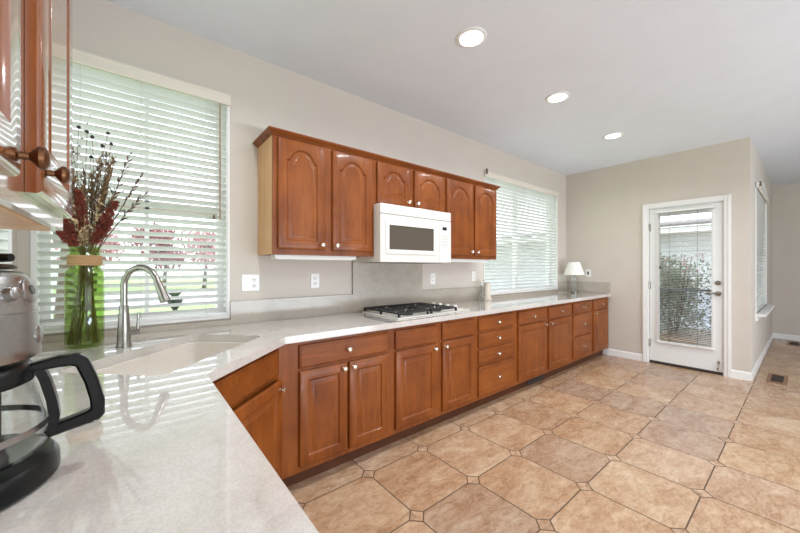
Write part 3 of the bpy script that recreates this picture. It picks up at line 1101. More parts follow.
# ---- gas cooktop
t = thing('cooktop', 'white gas cooktop with black cast-iron grates', 'cooktop', (1.96, 2.18, 0.914))
KX0, KX1, KY0, KY1, KZ = 1.545, 2.375, 1.925, 2.43, 0.9145
MB().box(KX0, KX1, KY0, KY1, KZ, KZ + 0.010).build('cooktop_plate', M['appl'], t, smooth=0, bevel=0.004)
zt = KZ + 0.010
for bx, by, r in ((1.72, 2.05, 0.045), (1.72, 2.31, 0.036), (2.06, 2.05, 0.036), (2.06, 2.31, 0.045)):
    b = MB().lathe([(r + 0.02, 0.0), (r + 0.016, 0.005), (r, 0.006), (r, 0.016), (r * 0.8, 0.022), (r * 0.3, 0.023)], (bx, by, zt), n=22).build('burner', M['iron'], t)
for gx in (1.72, 2.06):
    g = MB()
    x0, x1, y0, y1, zg = gx - 0.15, gx + 0.15, 1.945, 2.415, zt + 0.022
    for a in (x0, x1):
        g.box(a - 0.006, a + 0.006, y0, y1, zg, zg + 0.012)
    for b in (y0, 2.18, y1):
        g.box(x0 - 0.006, x1 + 0.006, b - 0.006, b + 0.006, zg, zg + 0.012)
    for by in (2.05, 2.31):
        for k in range(8):
            an = k * PI / 4 + PI / 8
            p0 = Vector((gx + 0.035 * math.cos(an), by + 0.035 * math.sin(an), 0))
            ex = min(0.15 / max(1e-6, abs(math.cos(an))), 0.118 / max(1e-6, abs(math.sin(an))))
            p1 = Vector((gx + ex * math.cos(an), by + ex * math.sin(an), 0))
            g.tube([p0 + Vector((0, 0, zg + 0.009)), p1 + Vector((0, 0, zg + 0.006))], 0.0065, 6)
    for a in (x0, x1):
        for b in (y0, 2.18, y1):
            g.box(a - 0.008, a + 0.008, b - 0.008, b + 0.008, zt, zg)
    g.build('grate', M['iron'], t, smooth=0)
for k in range(4):
    m = MB().lathe([(0.021, 0.0), (0.021, 0.006), (0.017, 0.010), (0.015, 0.030), (0.013, 0.033)], (2.30, 2.03 + k * 0.095, zt), n=16)
    m.box(2.296, 2.304, 2.03 + k * 0.095 - 0.017, 2.03 + k * 0.095 + 0.017, zt + 0.012, zt + 0.037)
    m.build('knob', M['plate'], t)

# ------------------------------------------------------------------ upper cabinet on the left wall
t = thing('wall_cabinet', 'near wall cabinet at the left edge, glossy doors mirroring the window', 'cabinet', (-0.29, 0.75, UB))
LX = -0.137
MB().box(XC + 0.002, LX, 0.25, 1.21, 1.398, 2.3).build('carcass', M['wood_gloss'], t, smooth=0)
o = MB().box(XC + 0.006, LX - 0.02, 0.27, 1.19, 1.394, 1.3978).build('underside', M['maple'], t, smooth=0)
o['label'] = 'pale unstained underside'
for y0, y1, ky, kz in ((0.28, 0.682, 0.645, 0.022), (0.812, 1.19, 0.832, 0.04)):
    f = frame((LX, y0, 1.428), (0, 1, 0), (1, 0, 0))
    panel_door(t, f, y1 - y0, 0.84, arch=0.075, knob=(ky - y0, kz), kmat='bronze', wood_='wood_gloss')

# ------------------------------------------------------------------ plates on the walls
def outlet_faces(m, f, a, b):
    for s in (-0.02, 0.02):
        m.lathe([(0.0165, 0.0), (0.0165, 0.003), (0.015, 0.004)], f(a, b + s, 0.005), f(0, 0, 1) - f(0, 0, 0), 14)


def slots(m, f, a, b):
    for s in (-0.02, 0.02):
        for q in (-0.006, 0.006):
            m.loft([[f(a + q - 0.0016, b + s - 0.003, n), f(a + q + 0.0016, b + s - 0.003, n), f(a + q + 0.0016, b + s + 0.006, n), f(a + q - 0.0016, b + s + 0.006, n)] for n in (0.0088, 0.0096)])
        m.loft([[f(a - 0.002, b + s - 0.010, n), f(a + 0.002, b + s - 0.010, n), f(a + 0.002, b + s - 0.006, n), f(a - 0.002, b + s - 0.006, n)] for n in (0.0088, 0.0096)])


def plate(name, label, cat, org, U, N, w, h, faces):
    f = frame(org, U, N)
    t = thing(name, label, cat, org)
    R = lambda d, n: [f(x, z, n) for x, z in ((-w / 2 + d, -h / 2 + d), (w / 2 - d, -h / 2 + d), (w / 2 - d, h / 2 - d), (-w / 2 + d, h / 2 - d))]
    MB().loft([R(0, 0.0005), R(0, 0.003), R(0.003, 0.0055)]).build('wall_plate', M['plate'], t, smooth=0)
    for kind, a in faces:
        if kind == 'o':
            m = MB()
            outlet_faces(m, f, a, 0)
            s = m.build('socket', M['plate'], t)
            m = MB()
            slots(m, f, a, 0)
            m.build('slots', M['slot'], s, smooth=0)
        elif kind == 's':
            m = MB().loft([[f(a + x, z, n) for x, z in ((-0.016, -0.033), (0.016, -0.033), (0.016, 0.033), (-0.016, 0.033))] for n in (0.0055, 0.0085)])
            m.build('rocker_switch', M['plate'], t, smooth=0, bevel=0.001)
        else:
            MB().loft([[f(a + x, z, n) for x, z in ((-0.012, -0.022), (0.012, -0.022), (0.012, 0.022), (-0.012, 0.022))] for n in (0.0055, 0.008)]).build('jack', M['slot'], t, smooth=0)
    return t


A_ = ((1, 0, 0), (0, -1, 0))
plate('switch_plate', 'white double plate with rocker switch and outlet right of the sink window', 'switch', (0.655, YA - 0.001, 1.195), *A_, 0.118, 0.118, [('s', -0.024), ('o', 0.024)])
plate('outlet', 'white outlet on the wall below the left tall wall cabinet', 'outlet', (1.142, YA - 0.001, 1.197), *A_, 0.072, 0.116, [('o', 0)])
plate('outlet', 'white outlet on the wall right of the tall slab behind the cooktop', 'outlet', (2.462, YA - 0.001, 1.185), *A_, 0.072, 0.116, [('o', 0)])
plate('outlet', 'white outlet above the clear glass bottle', 'outlet', (3.14, YA - 0.001, 1.20), *A_, 0.072, 0.116, [('o', 0)])
plate('wall_jack', 'small white wall plate with dark jack beside the table lamp', 'outlet', (XB - 0.001, 2.155, 1.215), (0, 1, 0), (-1, 0, 0), 0.072, 0.116, [('j', 0)])

# ------------------------------------------------------------------ recessed ceiling lights
lens = emit('lamp_lens', (1.0, 0.97, 0.92, 1), 6.0)
first = None
labs = ['round recessed ceiling light nearest the camera', 'round recessed ceiling light in the middle of the row', 'round recessed ceiling light farthest away, nearest the door']
for (lx, ly), lab in zip(LIGHTS, labs):
    if first is None:
        t = first = thing('recessed_light', lab, 'ceiling light', (lx, ly, H), 'recessed lights in the ceiling')
        MB().lathe([(0.098, -0.0005), (0.097, -0.006), (0.088, -0.010), (0.076, -0.009), (0.073, -0.0005)], (lx, ly, H), n=32).build('trim_ring', M['white'], t)
        MB().lathe([(0.0725, -0.001), (0.0725, -0.006), (0.05, -0.0075)], (lx, ly, H), n=32).build('lens', lens, t)
    else:
        copy_thing(first, (lx, ly, H), lab)
    d = bpy.data.lights.new('lamp_glow', 'AREA')
    d.shape = 'DISK'
    d.size = 0.14
    d.energy = 9
    d.color = (0.93, 0.98, 1.02)
    d.spread = math.radians(150)
    o = bpy.data.objects.new('lamp_glow', d)
    C.objects.link(o)
    o.location = (lx, ly, H - 0.012)

for lx, ly in ((0.55, 1.39), (0.55, -0.75), (1.725, -0.75), (2.92, -0.75), (4.26, -0.75)):  # unseen lamps guessed beyond the visible row, added to brighten the near counter
    r = copy_thing(first, (lx, ly, H), 'added round recessed ceiling light over the kitchen, unseen above or behind the camera')
    r['group'] = 'recessed lights out of frame'
    o = bpy.data.objects.new('lamp_glow', d)
    C.objects.link(o)
    o.location = (lx, ly, H - 0.012)

# ------------------------------------------------------------------ coffee maker
cx, cy = -0.26, 0.92
t = thing('coffee_maker', 'silver and black drip coffee maker standing on the near counter', 'coffee maker', (cx, cy, 0.9145))
MB().lathe([(0.146, 0.0), (0.152, 0.006), (0.151, 0.030), (0.143, 0.042), (0.128, 0.046), (0.05, 0.046)], (cx, cy, 0.9145), n=48).build('base', M['black'], t)
# rear column, an arc wall behind the carafe
lp = []
for i in range(15):
    an = math.radians(70 + 75 * i / 14)
    c_, s_ = math.cos(an), math.sin(an)
    lp.append((c_, s_))
m = MB()
loops = []
for z in (0.955, 1.15):
    loops.append([(cx + 0.146 * c_, cy + 0.146 * s_, z) for c_, s_ in lp] + [(cx + 0.142 * 0.975 * c_, cy + 0.139 * s_, z) for c_, s_ in lp[::-1]])
m.loft(loops)
m.build('rear_column', M['black'], t)
hp_ = [(0.100, 1.138), (0.121, 1.139), (0.1255, 1.142), (0.1268, 1.148)]
hp_ += [(0.1268 - 0.0052 * k / 6, 1.148 + 0.074 * k / 6) for k in range(1, 7)] + [(0.1205, 1.2226), (0.1205, 1.2246), (0.1215, 1.2252)]
hp_ += [(0.1215 - 0.012 * (k / 6) ** 1.3, 1.2252 + 0.060 * k / 6) for k in range(1, 7)] + [(0.105, 1.292), (0.098, 1.297), (0.07, 1.299)]
hd = MB().lathe(hp_, (cx, cy, 0), n=64).build('housing', M['silver'], t)
m = MB().lathe([(0.095, 1.300), (0.096, 1.304), (0.088, 1.310), (0.03, 1.314)], (cx, cy, 0), n=36)
m.build('lid', M['black'], t)
m = MB()
la = math.radians(-28)
q = lambda r, a, z: (cx + r * math.cos(a), cy + r * math.sin(a), z)
m.tube([q(0.02, la, 1.316), q(0.07, la, 1.320), q(0.112, la, 1.321)], [0.010, 0.009, 0.007], 8)
m.build('lid_handle', M['black'], t)
# front panel details
def on_head(a, z, r):
    return Vector((cx + r * math.cos(a), cy + r * math.sin(a), z)), Vector((math.cos(a), math.sin(a), 0.22))


a1, a2, a3 = math.radians(-32), math.radians(-7), math.radians(-3)
p, n = on_head(a1, 1.258, 0.116)
MB().lathe([(0.0125, -0.004), (0.0125, 0.003), (0.0105, 0.011), (0.009, 0.012)], p, n, 20).build('dial', M['silver'], hd)
p, n = on_head(a2, 1.262, 0.115)
ck = MB().lathe([(0.030, -0.006), (0.030, 0.001), (0.027, 0.003), (0.010, 0.003)], p, n, 24, sx=0.8).build('clock_bezel', M['silver'], hd)
p2 = p + n.normalized() * 0.0032
MB().lathe([(0.011, 0), (0.011, 0.001), (0.004, 0.0012)], p2, n, 24, sx=0.8).build('clock_display', M['lcd'], ck)
p, n = on_head(a3, 1.178, 0.124)
em = MB().lathe([(0.016, -0.004), (0.016, 0.002), (0.013, 0.004), (0.006, 0.004)], p, Vector((n.x, n.y, 0.05)), 20).build('badge', M['silver'], hd)
# carafe: lifts out, so it is a thing of its own
t = thing('carafe', 'clear glass coffee carafe with big black handle in the coffee maker', 'carafe', (cx, cy, 0.962))
prof = [(0.06, 0.0), (0.115, 0.001), (0.132, 0.008), (0.137, 0.022), (0.135, 0.055), (0.124, 0.105), (0.112, 0.138)]
inn = [(r - 0.003, h + (0.003 if i < 2 else 0)) for i, (r, h) in enumerate(prof)]
m = MB().lathe(prof + inn[::-1], (cx, cy, 0.962), n=48, cap0=True, cap1=True)
m.build('glass_jug', M['clearglass'], t, smooth=60)
MB().lathe([(0.1355, 0.046), (0.137, 0.047), (0.1365, 0.058), (0.135, 0.058)], (cx, cy, 0.962), n=48, cap0=False, cap1=False).build('metal_band', M['silver'], t)
MB().lathe([(0.114, 0.132), (0.118, 0.134), (0.116, 0.158), (0.110, 0.166), (0.03, 0.170)], (cx, cy, 0.962), n=48).build('collar_lid', M['black'], t)
ha = math.radians(2)
U = Vector((math.cos(ha), math.sin(ha), 0))
Vv = Vector((-math.sin(ha), math.cos(ha), 0))
hh = lambda r, z, s: Vector((cx, cy, 0)) + U * r + Vv * s + Vector((0, 0, z))
outer = [(0.105, 1.122), (0.150, 1.132), (0.180, 1.130), (0.192, 1.120), (0.207, 1.075), (0.217, 1.030), (0.217, 1.002), (0.207, 0.990), (0.170, 0.984), (0.137, 0.978), (0.130, 0.990)]
inner = [(0.112, 1.108), (0.150, 1.110), (0.168, 1.110), (0.174, 1.106), (0.186, 1.072), (0.194, 1.035), (0.195, 1.018), (0.190, 1.014), (0.170, 1.008), (0.150, 1.003), (0.146, 1.006)]
m = MB()
for k in range(len(outer) - 1):
    pass
loops = []
hw = 0.013
for (ro, zo), (ri, zi) in zip(outer, inner):
    b = 0.004
    dr, dz = (ri - ro), (zi - zo)
    L = math.hypot(dr, dz)
    dr, dz = dr / L * b, dz / L * b
    loops.append([hh(ro, zo, -hw + b), hh(ro, zo, hw - b), hh(ro + dr, zo + dz, hw), hh(ri - dr, zi - dz, hw), hh(ri, zi, hw - b), hh(ri, zi, -hw + b), hh(ri - dr, zi - dz, -hw), hh(ro + dr, zo + dz, -hw)])
m.loft(loops)
# inner upright of the handle that follows the jug wall
st = [(0.118, 1.118), (0.128, 1.09), (0.137, 1.05), (0.141, 1.02), (0.138, 0.985)]
m.loft([[hh(r - 0.004, z, -0.011), hh(r - 0.004, z, 0.011), hh(r + 0.011, z, 0.011), hh(r + 0.011, z, -0.011)] for r, z in st])
m.build('handle', M['black'], t, smooth=35)

# ------------------------------------------------------------------ green vase and its dried bouquet
vx, vy, vz = -0.178, 2.25, 0.9145
t = thing('vase', 'tall green glass bottle vase beside the faucet', 'vase', (vx, vy, vz))
prof = [(0.03, 0.0), (0.064, 0.001), (0.071, 0.010), (0.0725, 0.03), (0.0725, 0.355), (0.069, 0.372), (0.059, 0.382), (0.057, 0.390), (0.057, 0.475), (0.060, 0.484), (0.060, 0.490)]
inn = [(max(0.01, r - 0.004), h + (0.012 if i < 3 else 0)) for i, (r, h) in enumerate(prof)]
MB().lathe(prof + inn[::-1], (vx, vy, vz), n=40, cap0=True, cap1=True).build('glass_body', M['greenglass'], t, smooth=60)
m = MB()
for k in range(7):
    z = vz + 0.402 + k * 0.0072
    m.tube([(vx + 0.0615 * math.cos(a), vy + 0.0615 * math.sin(a), z) for a in [2 * PI * i / 32 for i in range(33)]], 0.004, 6)
m.build('twine_wrap', M['twine'], t)

RT = Vector((0.997, 0.079, 0))            # across the bouquet
BK = Vector((-0.079, 0.997, 0))            # away from the room


def stem_path(lat, dep, ztop, bend=0.02, foot=None):
    """from the vase floor, through the neck, up to a tip"""
    lat *= 0.74
    fa = random.uniform(0, 2 * PI)
    fr = random.uniform(0.04, 0.063)
    base = Vector((vx + fr * math.cos(fa), vy + fr * math.sin(fa), vz + 0.016))
    neck = Vector((vx, vy, vz + 0.45)) + (RT * lat + BK * dep) * 0.16
    if (neck - Vector((vx, vy, neck.z))).length > 0.045:
        d = neck - Vector((vx, vy, neck.z))
        neck = Vector((vx, vy, neck.z)) + d.normalized() * 0.045
    tip = Vector((vx, vy, ztop)) + RT * lat + BK * dep
    mid = neck.lerp(tip, 0.5) + RT * random.uniform(-bend, bend) - (RT * lat) * 0.06
    pts = [base, base.lerp(neck, 0.5), neck]
    for i in range(1, 7):
        s = i / 6
        pts.append(neck * (1 - s) ** 2 + mid * 2 * s * (1 - s) + tip * s * s)
    return pts


def leafquad(m, p, d, n, L, w):
    s = d.cross(n)
    if s.length < 1e-5:
        s = Vector((1, 0, 0))
    s.normalize()
    m.add([p, p + d * L * 0.5 + s * w, p + d * L, p + d * L * 0.5 - s * w, p + d * L * 0.5 + n * w * 0.5], [(0, 1, 4), (1, 2, 4), (2, 3, 4), (3, 0, 4)])


rv = lambda: Vector((random.gauss(0, 1), random.gauss(0, 1), random.gauss(0, 1))).normalized()
G = 'dried stems in the green vase'
plumes = [(-0.125, -0.05, 1.56, 'dark red plume leaning far left out of the vase'), (0.155, -0.06, 1.63, 'tallest dark red plume, on the right of the vase bouquet'),
          (-0.03, -0.04, 1.67, 'dark red plume upright on the left of the bouquet'), (0.125, -0.05, 1.54, 'dark red plume low on the right of the bouquet'),
          (-0.12, -0.07, 1.48, 'lowest dark red plume drooping at the far left of the bouquet')]
for lat, dep, zt, lab in plumes:
    pts = stem_path(lat, dep, zt, 0.005)
    t = thing('dried_plume', lab, 'dried flower', pts[0], G)
    MB().tube(pts, 0.0022, 5).build('stem', M['stem'], t)
    m = MB()
    a, b = pts[4], pts[-1]
    for i in range(620):
        s = random.random()
        p = a.lerp(b, s) + (b - a).normalized() * 0.015
        if s < 0.5:
            seg = pts[4].lerp(pts[6], s * 2)
        else:
            seg = pts[6].lerp(pts[8], (s - 0.5) * 2)
        rad = 0.023 * (math.sin(PI * (0.12 + 0.86 * s)) ** 0.7)
        d = rv()
        d.z *= 0.5
        leafquad(m, seg + d * rad * random.uniform(0.2, 1.0), (d + Vector((0, 0, 0.9))).normalized(), rv(), random.uniform(0.011, 0.020), 0.004)
    m.build('plume', M['plume'], t, smooth=0, recalc=False)
for k, (lat, dep, zt) in enumerate([(-0.13, 0.02, 1.90), (-0.075, 0.03, 1.97), (-0.03, 0.0, 1.99), (0.01, 0.03, 1.985), (0.035, -0.02, 1.95), (0.115, 0.0, 1.99), (0.085, -0.04, 1.91), (-0.06, -0.02, 1.86), (0.13, -0.03, 1.93), (-0.085, 0.0, 1.82), (0.03, 0.02, 1.86)]):
    pts = stem_path(lat, dep, zt, 0.03)
    t = thing('seed_head_stem', 'thin dried stem with round black seed head, standing tall in the green vase', 'dried flower', pts[0], 'seed heads in the green vase')
    MB().tube(pts, 0.0011, 5).build('stem', M['darkstem'], t)
    MB().lathe([(0.002, -0.008), (0.007, -0.005), (0.0085, 0.0), (0.006, 0.006), (0.002, 0.009)], pts[-1], (pts[-1] - pts[-2]), 10).build('seed_head', M['pod'], t)
for k in range(36):
    lat, dep, zt = random.uniform(-0.15, 0.17), random.uniform(-0.05, 0.05), random.uniform(1.56, 1.90)
    pts = stem_path(lat, dep, zt, 0.03)
    t = thing('grass_stalk', 'brown dried grass stalk in the green vase bouquet', 'dried flower', pts[0], 'grass stalks in the green vase')
    MB().tube(pts, [0.0013] * 6 + [0.0012, 0.0010, 0.0006], 5).build('stem', M['stem'], t)
    m = MB()
    for i in range(60):
        s = random.uniform(0.35, 1.0)
        j = 3 + s * 5
        i0 = min(7, int(j))
        p = pts[i0].lerp(pts[i0 + 1], j - i0)
        d = (rv() * 0.6 + Vector((0, 0, 1))).normalized()
        leafquad(m, p, d, rv(), random.uniform(0.015, 0.045), 0.0028)
    m.build('seed_blades', M['stem'] if k % 2 else M['darkstem'], t, smooth=0, recalc=False)
for k in range(9):
    lat, dep, zt = -0.07 + 0.018 * k + random.uniform(-0.02, 0.02), random.uniform(-0.06, 0.04), random.uniform(1.46, 1.68)
    pts = stem_path(lat, dep, zt, 0.01)
    t = thing('dried_bract_stem', 'pale cream dried bracts near the vase rim', 'dried flower', pts[0], 'pale bracts in the green vase')
    MB().tube(pts, 0.0018, 5).build('stem', M['stem'], t)
    m = MB()
    for i in range(26):
        j = 3.6 + random.random() * 4.3
        i0 = min(7, int(j))
        p = pts[i0].lerp(pts[i0 + 1], j - i0)
        d = (rv() * 0.8 + Vector((0, 0, 0.7))).normalized()
        leafquad(m, p, d, rv(), random.uniform(0.018, 0.034), 0.0065)
    m.build('bracts', M['bract'], t, smooth=0, recalc=False)
for lat, dep, zt, lab in ((0.30, 0.0, 1.80, 'dark twig with long leaves arching far right out of the vase'), (0.31, 0.0, 1.69, 'dark twig drooping low to the right of the bouquet'), (0.23, 0.0, 1.90, 'dark twig rising steeply on the right of the bouquet')):
    pts = stem_path(lat, dep, zt, 0.01)
    t = thing('dried_twig', lab, 'dried flower', pts[0], G)
    MB().tube(pts, [0.0025] * 6 + [0.0023, 0.002, 0.0014], 5).build('stem', M['darkstem'], t)
    m = MB()
    for i in range(22):
        j = 4.5 + 3.5 * i / 21
        i0 = min(7, int(j))
        p = pts[i0].lerp(pts[i0 + 1], j - i0)
        d = ((pts[-1] - pts[-3]).normalized() + rv() * 0.55).normalized()
        leafquad(m, p, d, rv(), random.uniform(0.026, 0.045), 0.005)
    m.build('leaves', M['darkstem'], t, smooth=0, recalc=False)

# ------------------------------------------------------------------ things on the far end of the counter
lx, ly, lz = 5.30, 2.27, 0.9145
t = thing('table_lamp', 'small table lamp with white shade and clear glass base in the corner', 'lamp', (lx, ly, lz))
MB().lathe([(0.055, 0.0), (0.056, 0.012), (0.05, 0.016)], (lx, ly, lz), n=24).build('base', M['nickel'], t)
pr = [(0.047, 0.016), (0.047, 0.255), (0.030, 0.268), (0.027, 0.268), (0.043, 0.250), (0.043, 0.020)]
MB().lathe(pr, (lx, ly, lz), n=24).build('glass_column', M['clearglass'], t)
MB().lathe([(0.022, 0.268), (0.022, 0.280), (0.008, 0.285), (0.008, 0.36), (0.013, 0.365), (0.013, 0.41)], (lx, ly, lz), n=16).build('lamp_stem', M['nickel'], t)
MB().lathe([(0.145, 0.275), (0.080, 0.47), (0.078, 0.47), (0.143, 0.275)], (lx, ly, lz), n=36, cap0=False, cap1=False).build('lamp_shade', M['shade'], t)
MB().tube([(lx - 0.04, ly + 0.1, lz + 0.004), (lx - 0.10, ly + 0.17, lz + 0.004), (lx - 0.16, ly + 0.175, lz + 0.004)], 0.003, 6).build('lamp_cord', M['cord'], t)
bx, by = 3.165, 2.395
t = thing('glass_bottle', 'clear glass bottle with white pump left of the beige vase', 'bottle', (bx, by, lz))
MB().lathe([(0.02, 0.0), (0.034, 0.001), (0.036, 0.01), (0.036, 0.13), (0.028, 0.155), (0.013, 0.17), (0.013, 0.19), (0.010, 0.19), (0.010, 0.168), (0.025, 0.152), (0.033, 0.13), (0.033, 0.01)], (bx, by, lz), n=24).build('glass_body', M['clearglass'], t)
m = MB().lathe([(0.016, 0.191), (0.016, 0.205), (0.005, 0.208), (0.005, 0.235), (0.010, 0.237), (0.010, 0.246)], (bx, by, lz), n=14)
m.tube([(bx, by, lz + 0.241), (bx + 0.01, by - 0.045, lz + 0.236)], 0.004, 6)
m.build('pump', M['plate'], t)
bx, by = 3.245, 2.375
t = thing('ceramic_vase', 'beige ceramic vase flaring at its foot, beside the wide window', 'vase', (bx, by, lz))
MB().lathe([(0.03, 0.0), (0.052, 0.001), (0.054, 0.012), (0.050, 0.024), (0.044, 0.05), (0.038, 0.14), (0.040, 0.205), (0.043, 0.215), (0.040, 0.215), (0.034, 0.14), (0.03, 0.02)], (bx, by, lz), n=28).build('vase_body', M['ceramic'], t)

# ------------------------------------------------------------------ floor registers
def register(label, x0, x1, y0, y1):
    t = thing('floor_vent', label, 'vent', ((x0 + x1) / 2, (y0 + y1) / 2, 0.0))
    m = MB()
    for a in ((x0, x1, y0, y0 + 0.03), (x0, x1, y1 - 0.03, y1), (x0, x0 + 0.06, y0 + 0.03, y1 - 0.03), (x1 - 0.06, x1, y0 + 0.03, y1 - 0.03)):
        m.box(*a, 0.0005, 0.006)
    m.build('frame', M['vent'], t, smooth=0)
    MB().box(x0 + 0.06, x1 - 0.06, y0 + 0.03, y1 - 0.03, 0.0005, 0.003).build('grille', M['ventdark'], t, smooth=0)


register('brown floor vent near the door-side wall corner', 5.62, 6.10, 0.145, 0.300)
register('floor vent at the foot of the far nook wall, cut by the right edge', 8.55, 9.0, 0.06, 0.22)

# ------------------------------------------------------------------ outdoors
GZ = -0.25
struct(MB().box(-60, 60, YA + T + 0.02, 80, GZ - 0.1, GZ).build('lawn', M['grass'], smooth=0))
struct(MB().box(-60, 60, 17, 24, GZ + 0.001, GZ + 0.02).build('street', M['street'], smooth=0))
struct(MB().box(XB + T, 11.5, YD + T, 9, GZ + 0.001, GZ + 0.05).build('gravel_bed', M['gravel'], smooth=0))
struct(MB().box(-60, XC - T - 0.02, -30, YA + T + 0.02, GZ - 0.1, GZ).build('side_lawn', M['grass'], smooth=0))
struct(MB().box(XC - T - 0.02, 14, -30, YS - T, GZ - 0.1, GZ).build('patio', M['street'], smooth=0))


def foliage(m, c, rx, ry, rz, n, L, w):
    for i in range(n):
        d = rv()
        r = random.random() ** 0.45
        p = Vector(c) + Vector((d.x * rx, d.y * ry, d.z * rz)) * r
        leafquad(m, p, rv(), rv(), L * random.uniform(0.6, 1.2), w)


def tree(name, label, cat, x, y, h, r, mat, n=1500, L=0.3, w=0.09, trunk=True, group=None):
    t = thing(name, label, cat, (x, y, GZ), group)
    if trunk:
        m = MB().tube([(x, y, GZ), (x + 0.1, y, GZ + h * 0.35), (x, y + 0.05, GZ + h * 0.75)], [0.16 * h / 5, 0.11 * h / 5, 0.04], 8)
        for k in range(5):
            a = k * 1.3
            m.tube([(x + 0.06, y, GZ + h * (0.35 + 0.06 * k)), (x + r * 0.6 * math.cos(a), y + r * 0.6 * math.sin(a), GZ + h * (0.6 + 0.06 * k))], [0.05 * h / 5, 0.015], 6)
        m.build('trunk', M['bark'], t)
    m = MB()
    for k in range(9):
        a, q = random.uniform(0, 2 * PI), random.uniform(0, 0.6) * r
        zc = GZ + h * (random.uniform(0.45, 0.85) if trunk else random.uniform(0.35, 0.7))
        foliage(m, (x + q * math.cos(a), y + q * math.sin(a), zc), r * 0.55, r * 0.55, h * (0.16 if trunk else 0.32), n // 9, L, w)
    m.build('foliage', M[mat], t, smooth=0, recalc=False)
    return t


tree('tree', 'pink leaved tree across the lawn, behind the bouquet', 'tree', -3.4, 16.5, 4.6, 1.8, 'leaf_pink')
tree('tree', 'pink leaved tree seen left of the faucet arch', 'tree', -1.9, 29, 5.0, 2.2, 'leaf_pink')
tree('tree', 'dark red tree across the street above the faucet', 'tree', 1.6, 26, 4.4, 2.0, 'leaf_red')
tree('tree', 'pink leaved tree at the right side of the sink window', 'tree', 4.0, 27, 4.6, 2.2, 'leaf_pink')
tree('shrub', 'low grey-pink shrub by the street behind the vase', 'shrub', -5.4, 25, 1.8, 1.8, 'leaf_red', 900, trunk=False)
tree('tree', 'tall thin tree with sparse leaves over the lawn', 'tree', -1.4, 12.5, 6.5, 2.2, 'leaf_sage', 700, 0.2, 0.05)
tree('tree', 'green tree outside the left half of the wide window', 'tree', 6.6, 6.4, 4.6, 1.6, 'leaf_green', 900, 0.2, 0.05)
tree('tree', 'grey-green tree outside behind the mullion of the wide window', 'tree', 9.0, 8.6, 4.5, 1.5, 'leaf_sage', 900, 0.2, 0.05)
tree('shrub', 'yellow-green shrub low outside the wide window', 'shrub', 5.3, 4.7, 1.6, 0.8, 'leaf_yellow', 1200, 0.14, 0.045, trunk=False)
# dark planter on the lawn
t = thing('planter', 'black urn with spiky plant on the lawn outside the sink window', 'planter', (1.1, 13, GZ))
MB().lathe([(0.16, 0.0), (0.17, 0.04), (0.07, 0.08), (0.07, 0.18), (0.18, 0.36), (0.24, 0.52), (0.22, 0.53)], (1.1, 13, GZ), n=20).build('urn', M['black'], t)
m = MB()
for k in range(16):
    a = k * 2.4
    leafquad(m, Vector((1.1, 13, GZ + 0.52)), Vector((math.cos(a) * 0.8, math.sin(a) * 0.8, 0.9)).normalized(), Vector((0, 0, 1)), 0.5, 0.05)
m.build('leaves', M['leaf_dark'], t, smooth=0, recalc=False)


def house(label, x0, x1, y0, y1, h, ridge):
    t = thing('house', label, 'house', ((x0 + x1) / 2, (y0 + y1) / 2, GZ))
    MB().box(x0, x1, y0, y1, GZ, h).build('wall', M['siding'], t, smooth=0)
    ym = (x0 + x1) / 2
    e = 0.5
    m = MB().loft([[(x0 - e, y, h - 0.2), (ym, y, ridge - 0.15), (x1 + e, y, h - 0.2), (x1 + e, y, h), (ym, y, ridge + 0.06), (x0 - e, y, h)] for y in (y0 - e, y1 + e)])
    m.add([(x0, y0, h), (x1, y0, h), (ym, y0, ridge)], [(0, 1, 2)])
    m.build('roof', M['roof'], t, smooth=0)
    w = MB()
    cxm = (x0 + x1) / 2
    w.box(cxm - 0.9, cxm + 0.9, y0 - 0.05, y0 - 0.01, 0.8, 2.2)
    w.build('window', M['lcd'], t, smooth=0)


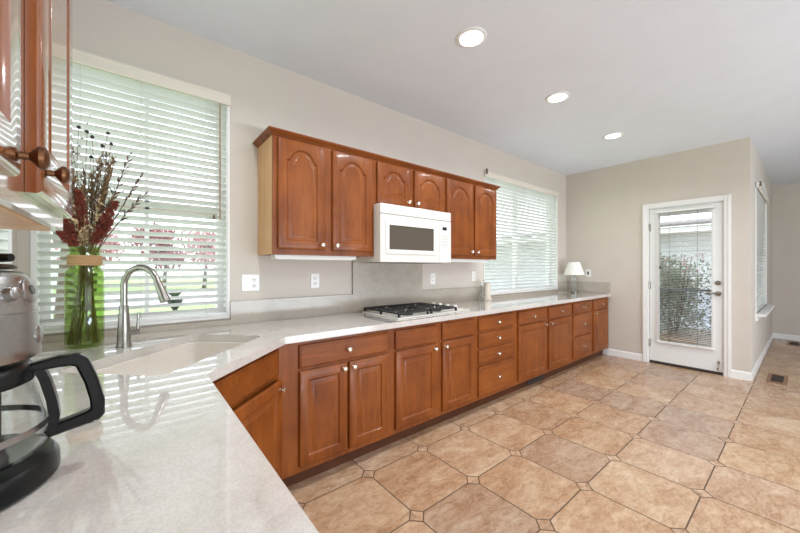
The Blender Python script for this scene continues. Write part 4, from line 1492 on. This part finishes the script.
house('pale house with grey gabled roof beyond the wide window', 15, 23, 16, 24, 2.6, 4.4)
house('pale house across the street seen through the sink window', -9, -2, 34, 42, 2.8, 4.8)

# the neighbouring wing seen through the glazed door
t = thing('neighbour_wall', 'white lap-sided wall with eave outside the glazed door', 'building', (11.8, 4.0, GZ))
MB().box(11.6, 11.9, YD + T + 0.02, 9, GZ, 2.20).build('siding', M['siding'], t, smooth=0)
MB().box(11.0, 12.2, YD + T + 0.02, 9, 2.205, 2.24).build('soffit', M['tan'], t, smooth=0)
MB().box(10.92, 10.995, YD + T + 0.02, 9, 2.205, 2.36).build('gutter', M['white'], t, smooth=0)
m = MB().loft([[(10.85, y, 2.37), (15, y, 2.85), (15, y, 2.95), (10.85, y, 2.43)] for y in (YD + T + 0.02, 9)])
m.build('roof', M['roof'], t, smooth=0)
t = thing('flowering_shrub', 'loose sage green shrub with pink flowers outside the glazed door', 'shrub', (8.6, 1.65, GZ))
m = MB()
for k in range(20):
    a, q = random.uniform(0, 2 * PI), random.uniform(0, 0.75)
    foliage(m, (8.6 + q * math.cos(a), 1.75 + q * math.sin(a), GZ + random.uniform(0.35, 1.45)), 0.42, 0.42, 0.42, 330, 0.075, 0.016)
m.build('foliage', M['leaf_sage'], t, smooth=0, recalc=False)
m = MB()
for k in range(22):
    a, q = random.uniform(0, 2 * PI), random.uniform(0.1, 0.75)
    foliage(m, (8.55 + q * math.cos(a), 1.7 + q * math.sin(a), GZ + random.uniform(1.35, 1.95)), 0.05, 0.05, 0.06, 8, 0.035, 0.013)
m.build('flowers', M['flower_pink'], t, smooth=0, recalc=False)
m = MB()
for k in range(14):
    a, q = random.uniform(0, 2 * PI), random.uniform(0.2, 0.7)
    m.tube([(8.6, 1.7, GZ), (8.6 + q * 0.5 * math.cos(a), 1.7 + q * 0.5 * math.sin(a), GZ + 0.8), (8.6 + q * math.cos(a), 1.7 + q * math.sin(a), GZ + random.uniform(1.3, 1.95))], [0.015, 0.009, 0.004], 5)
m.build('branches', M['bark'], t)
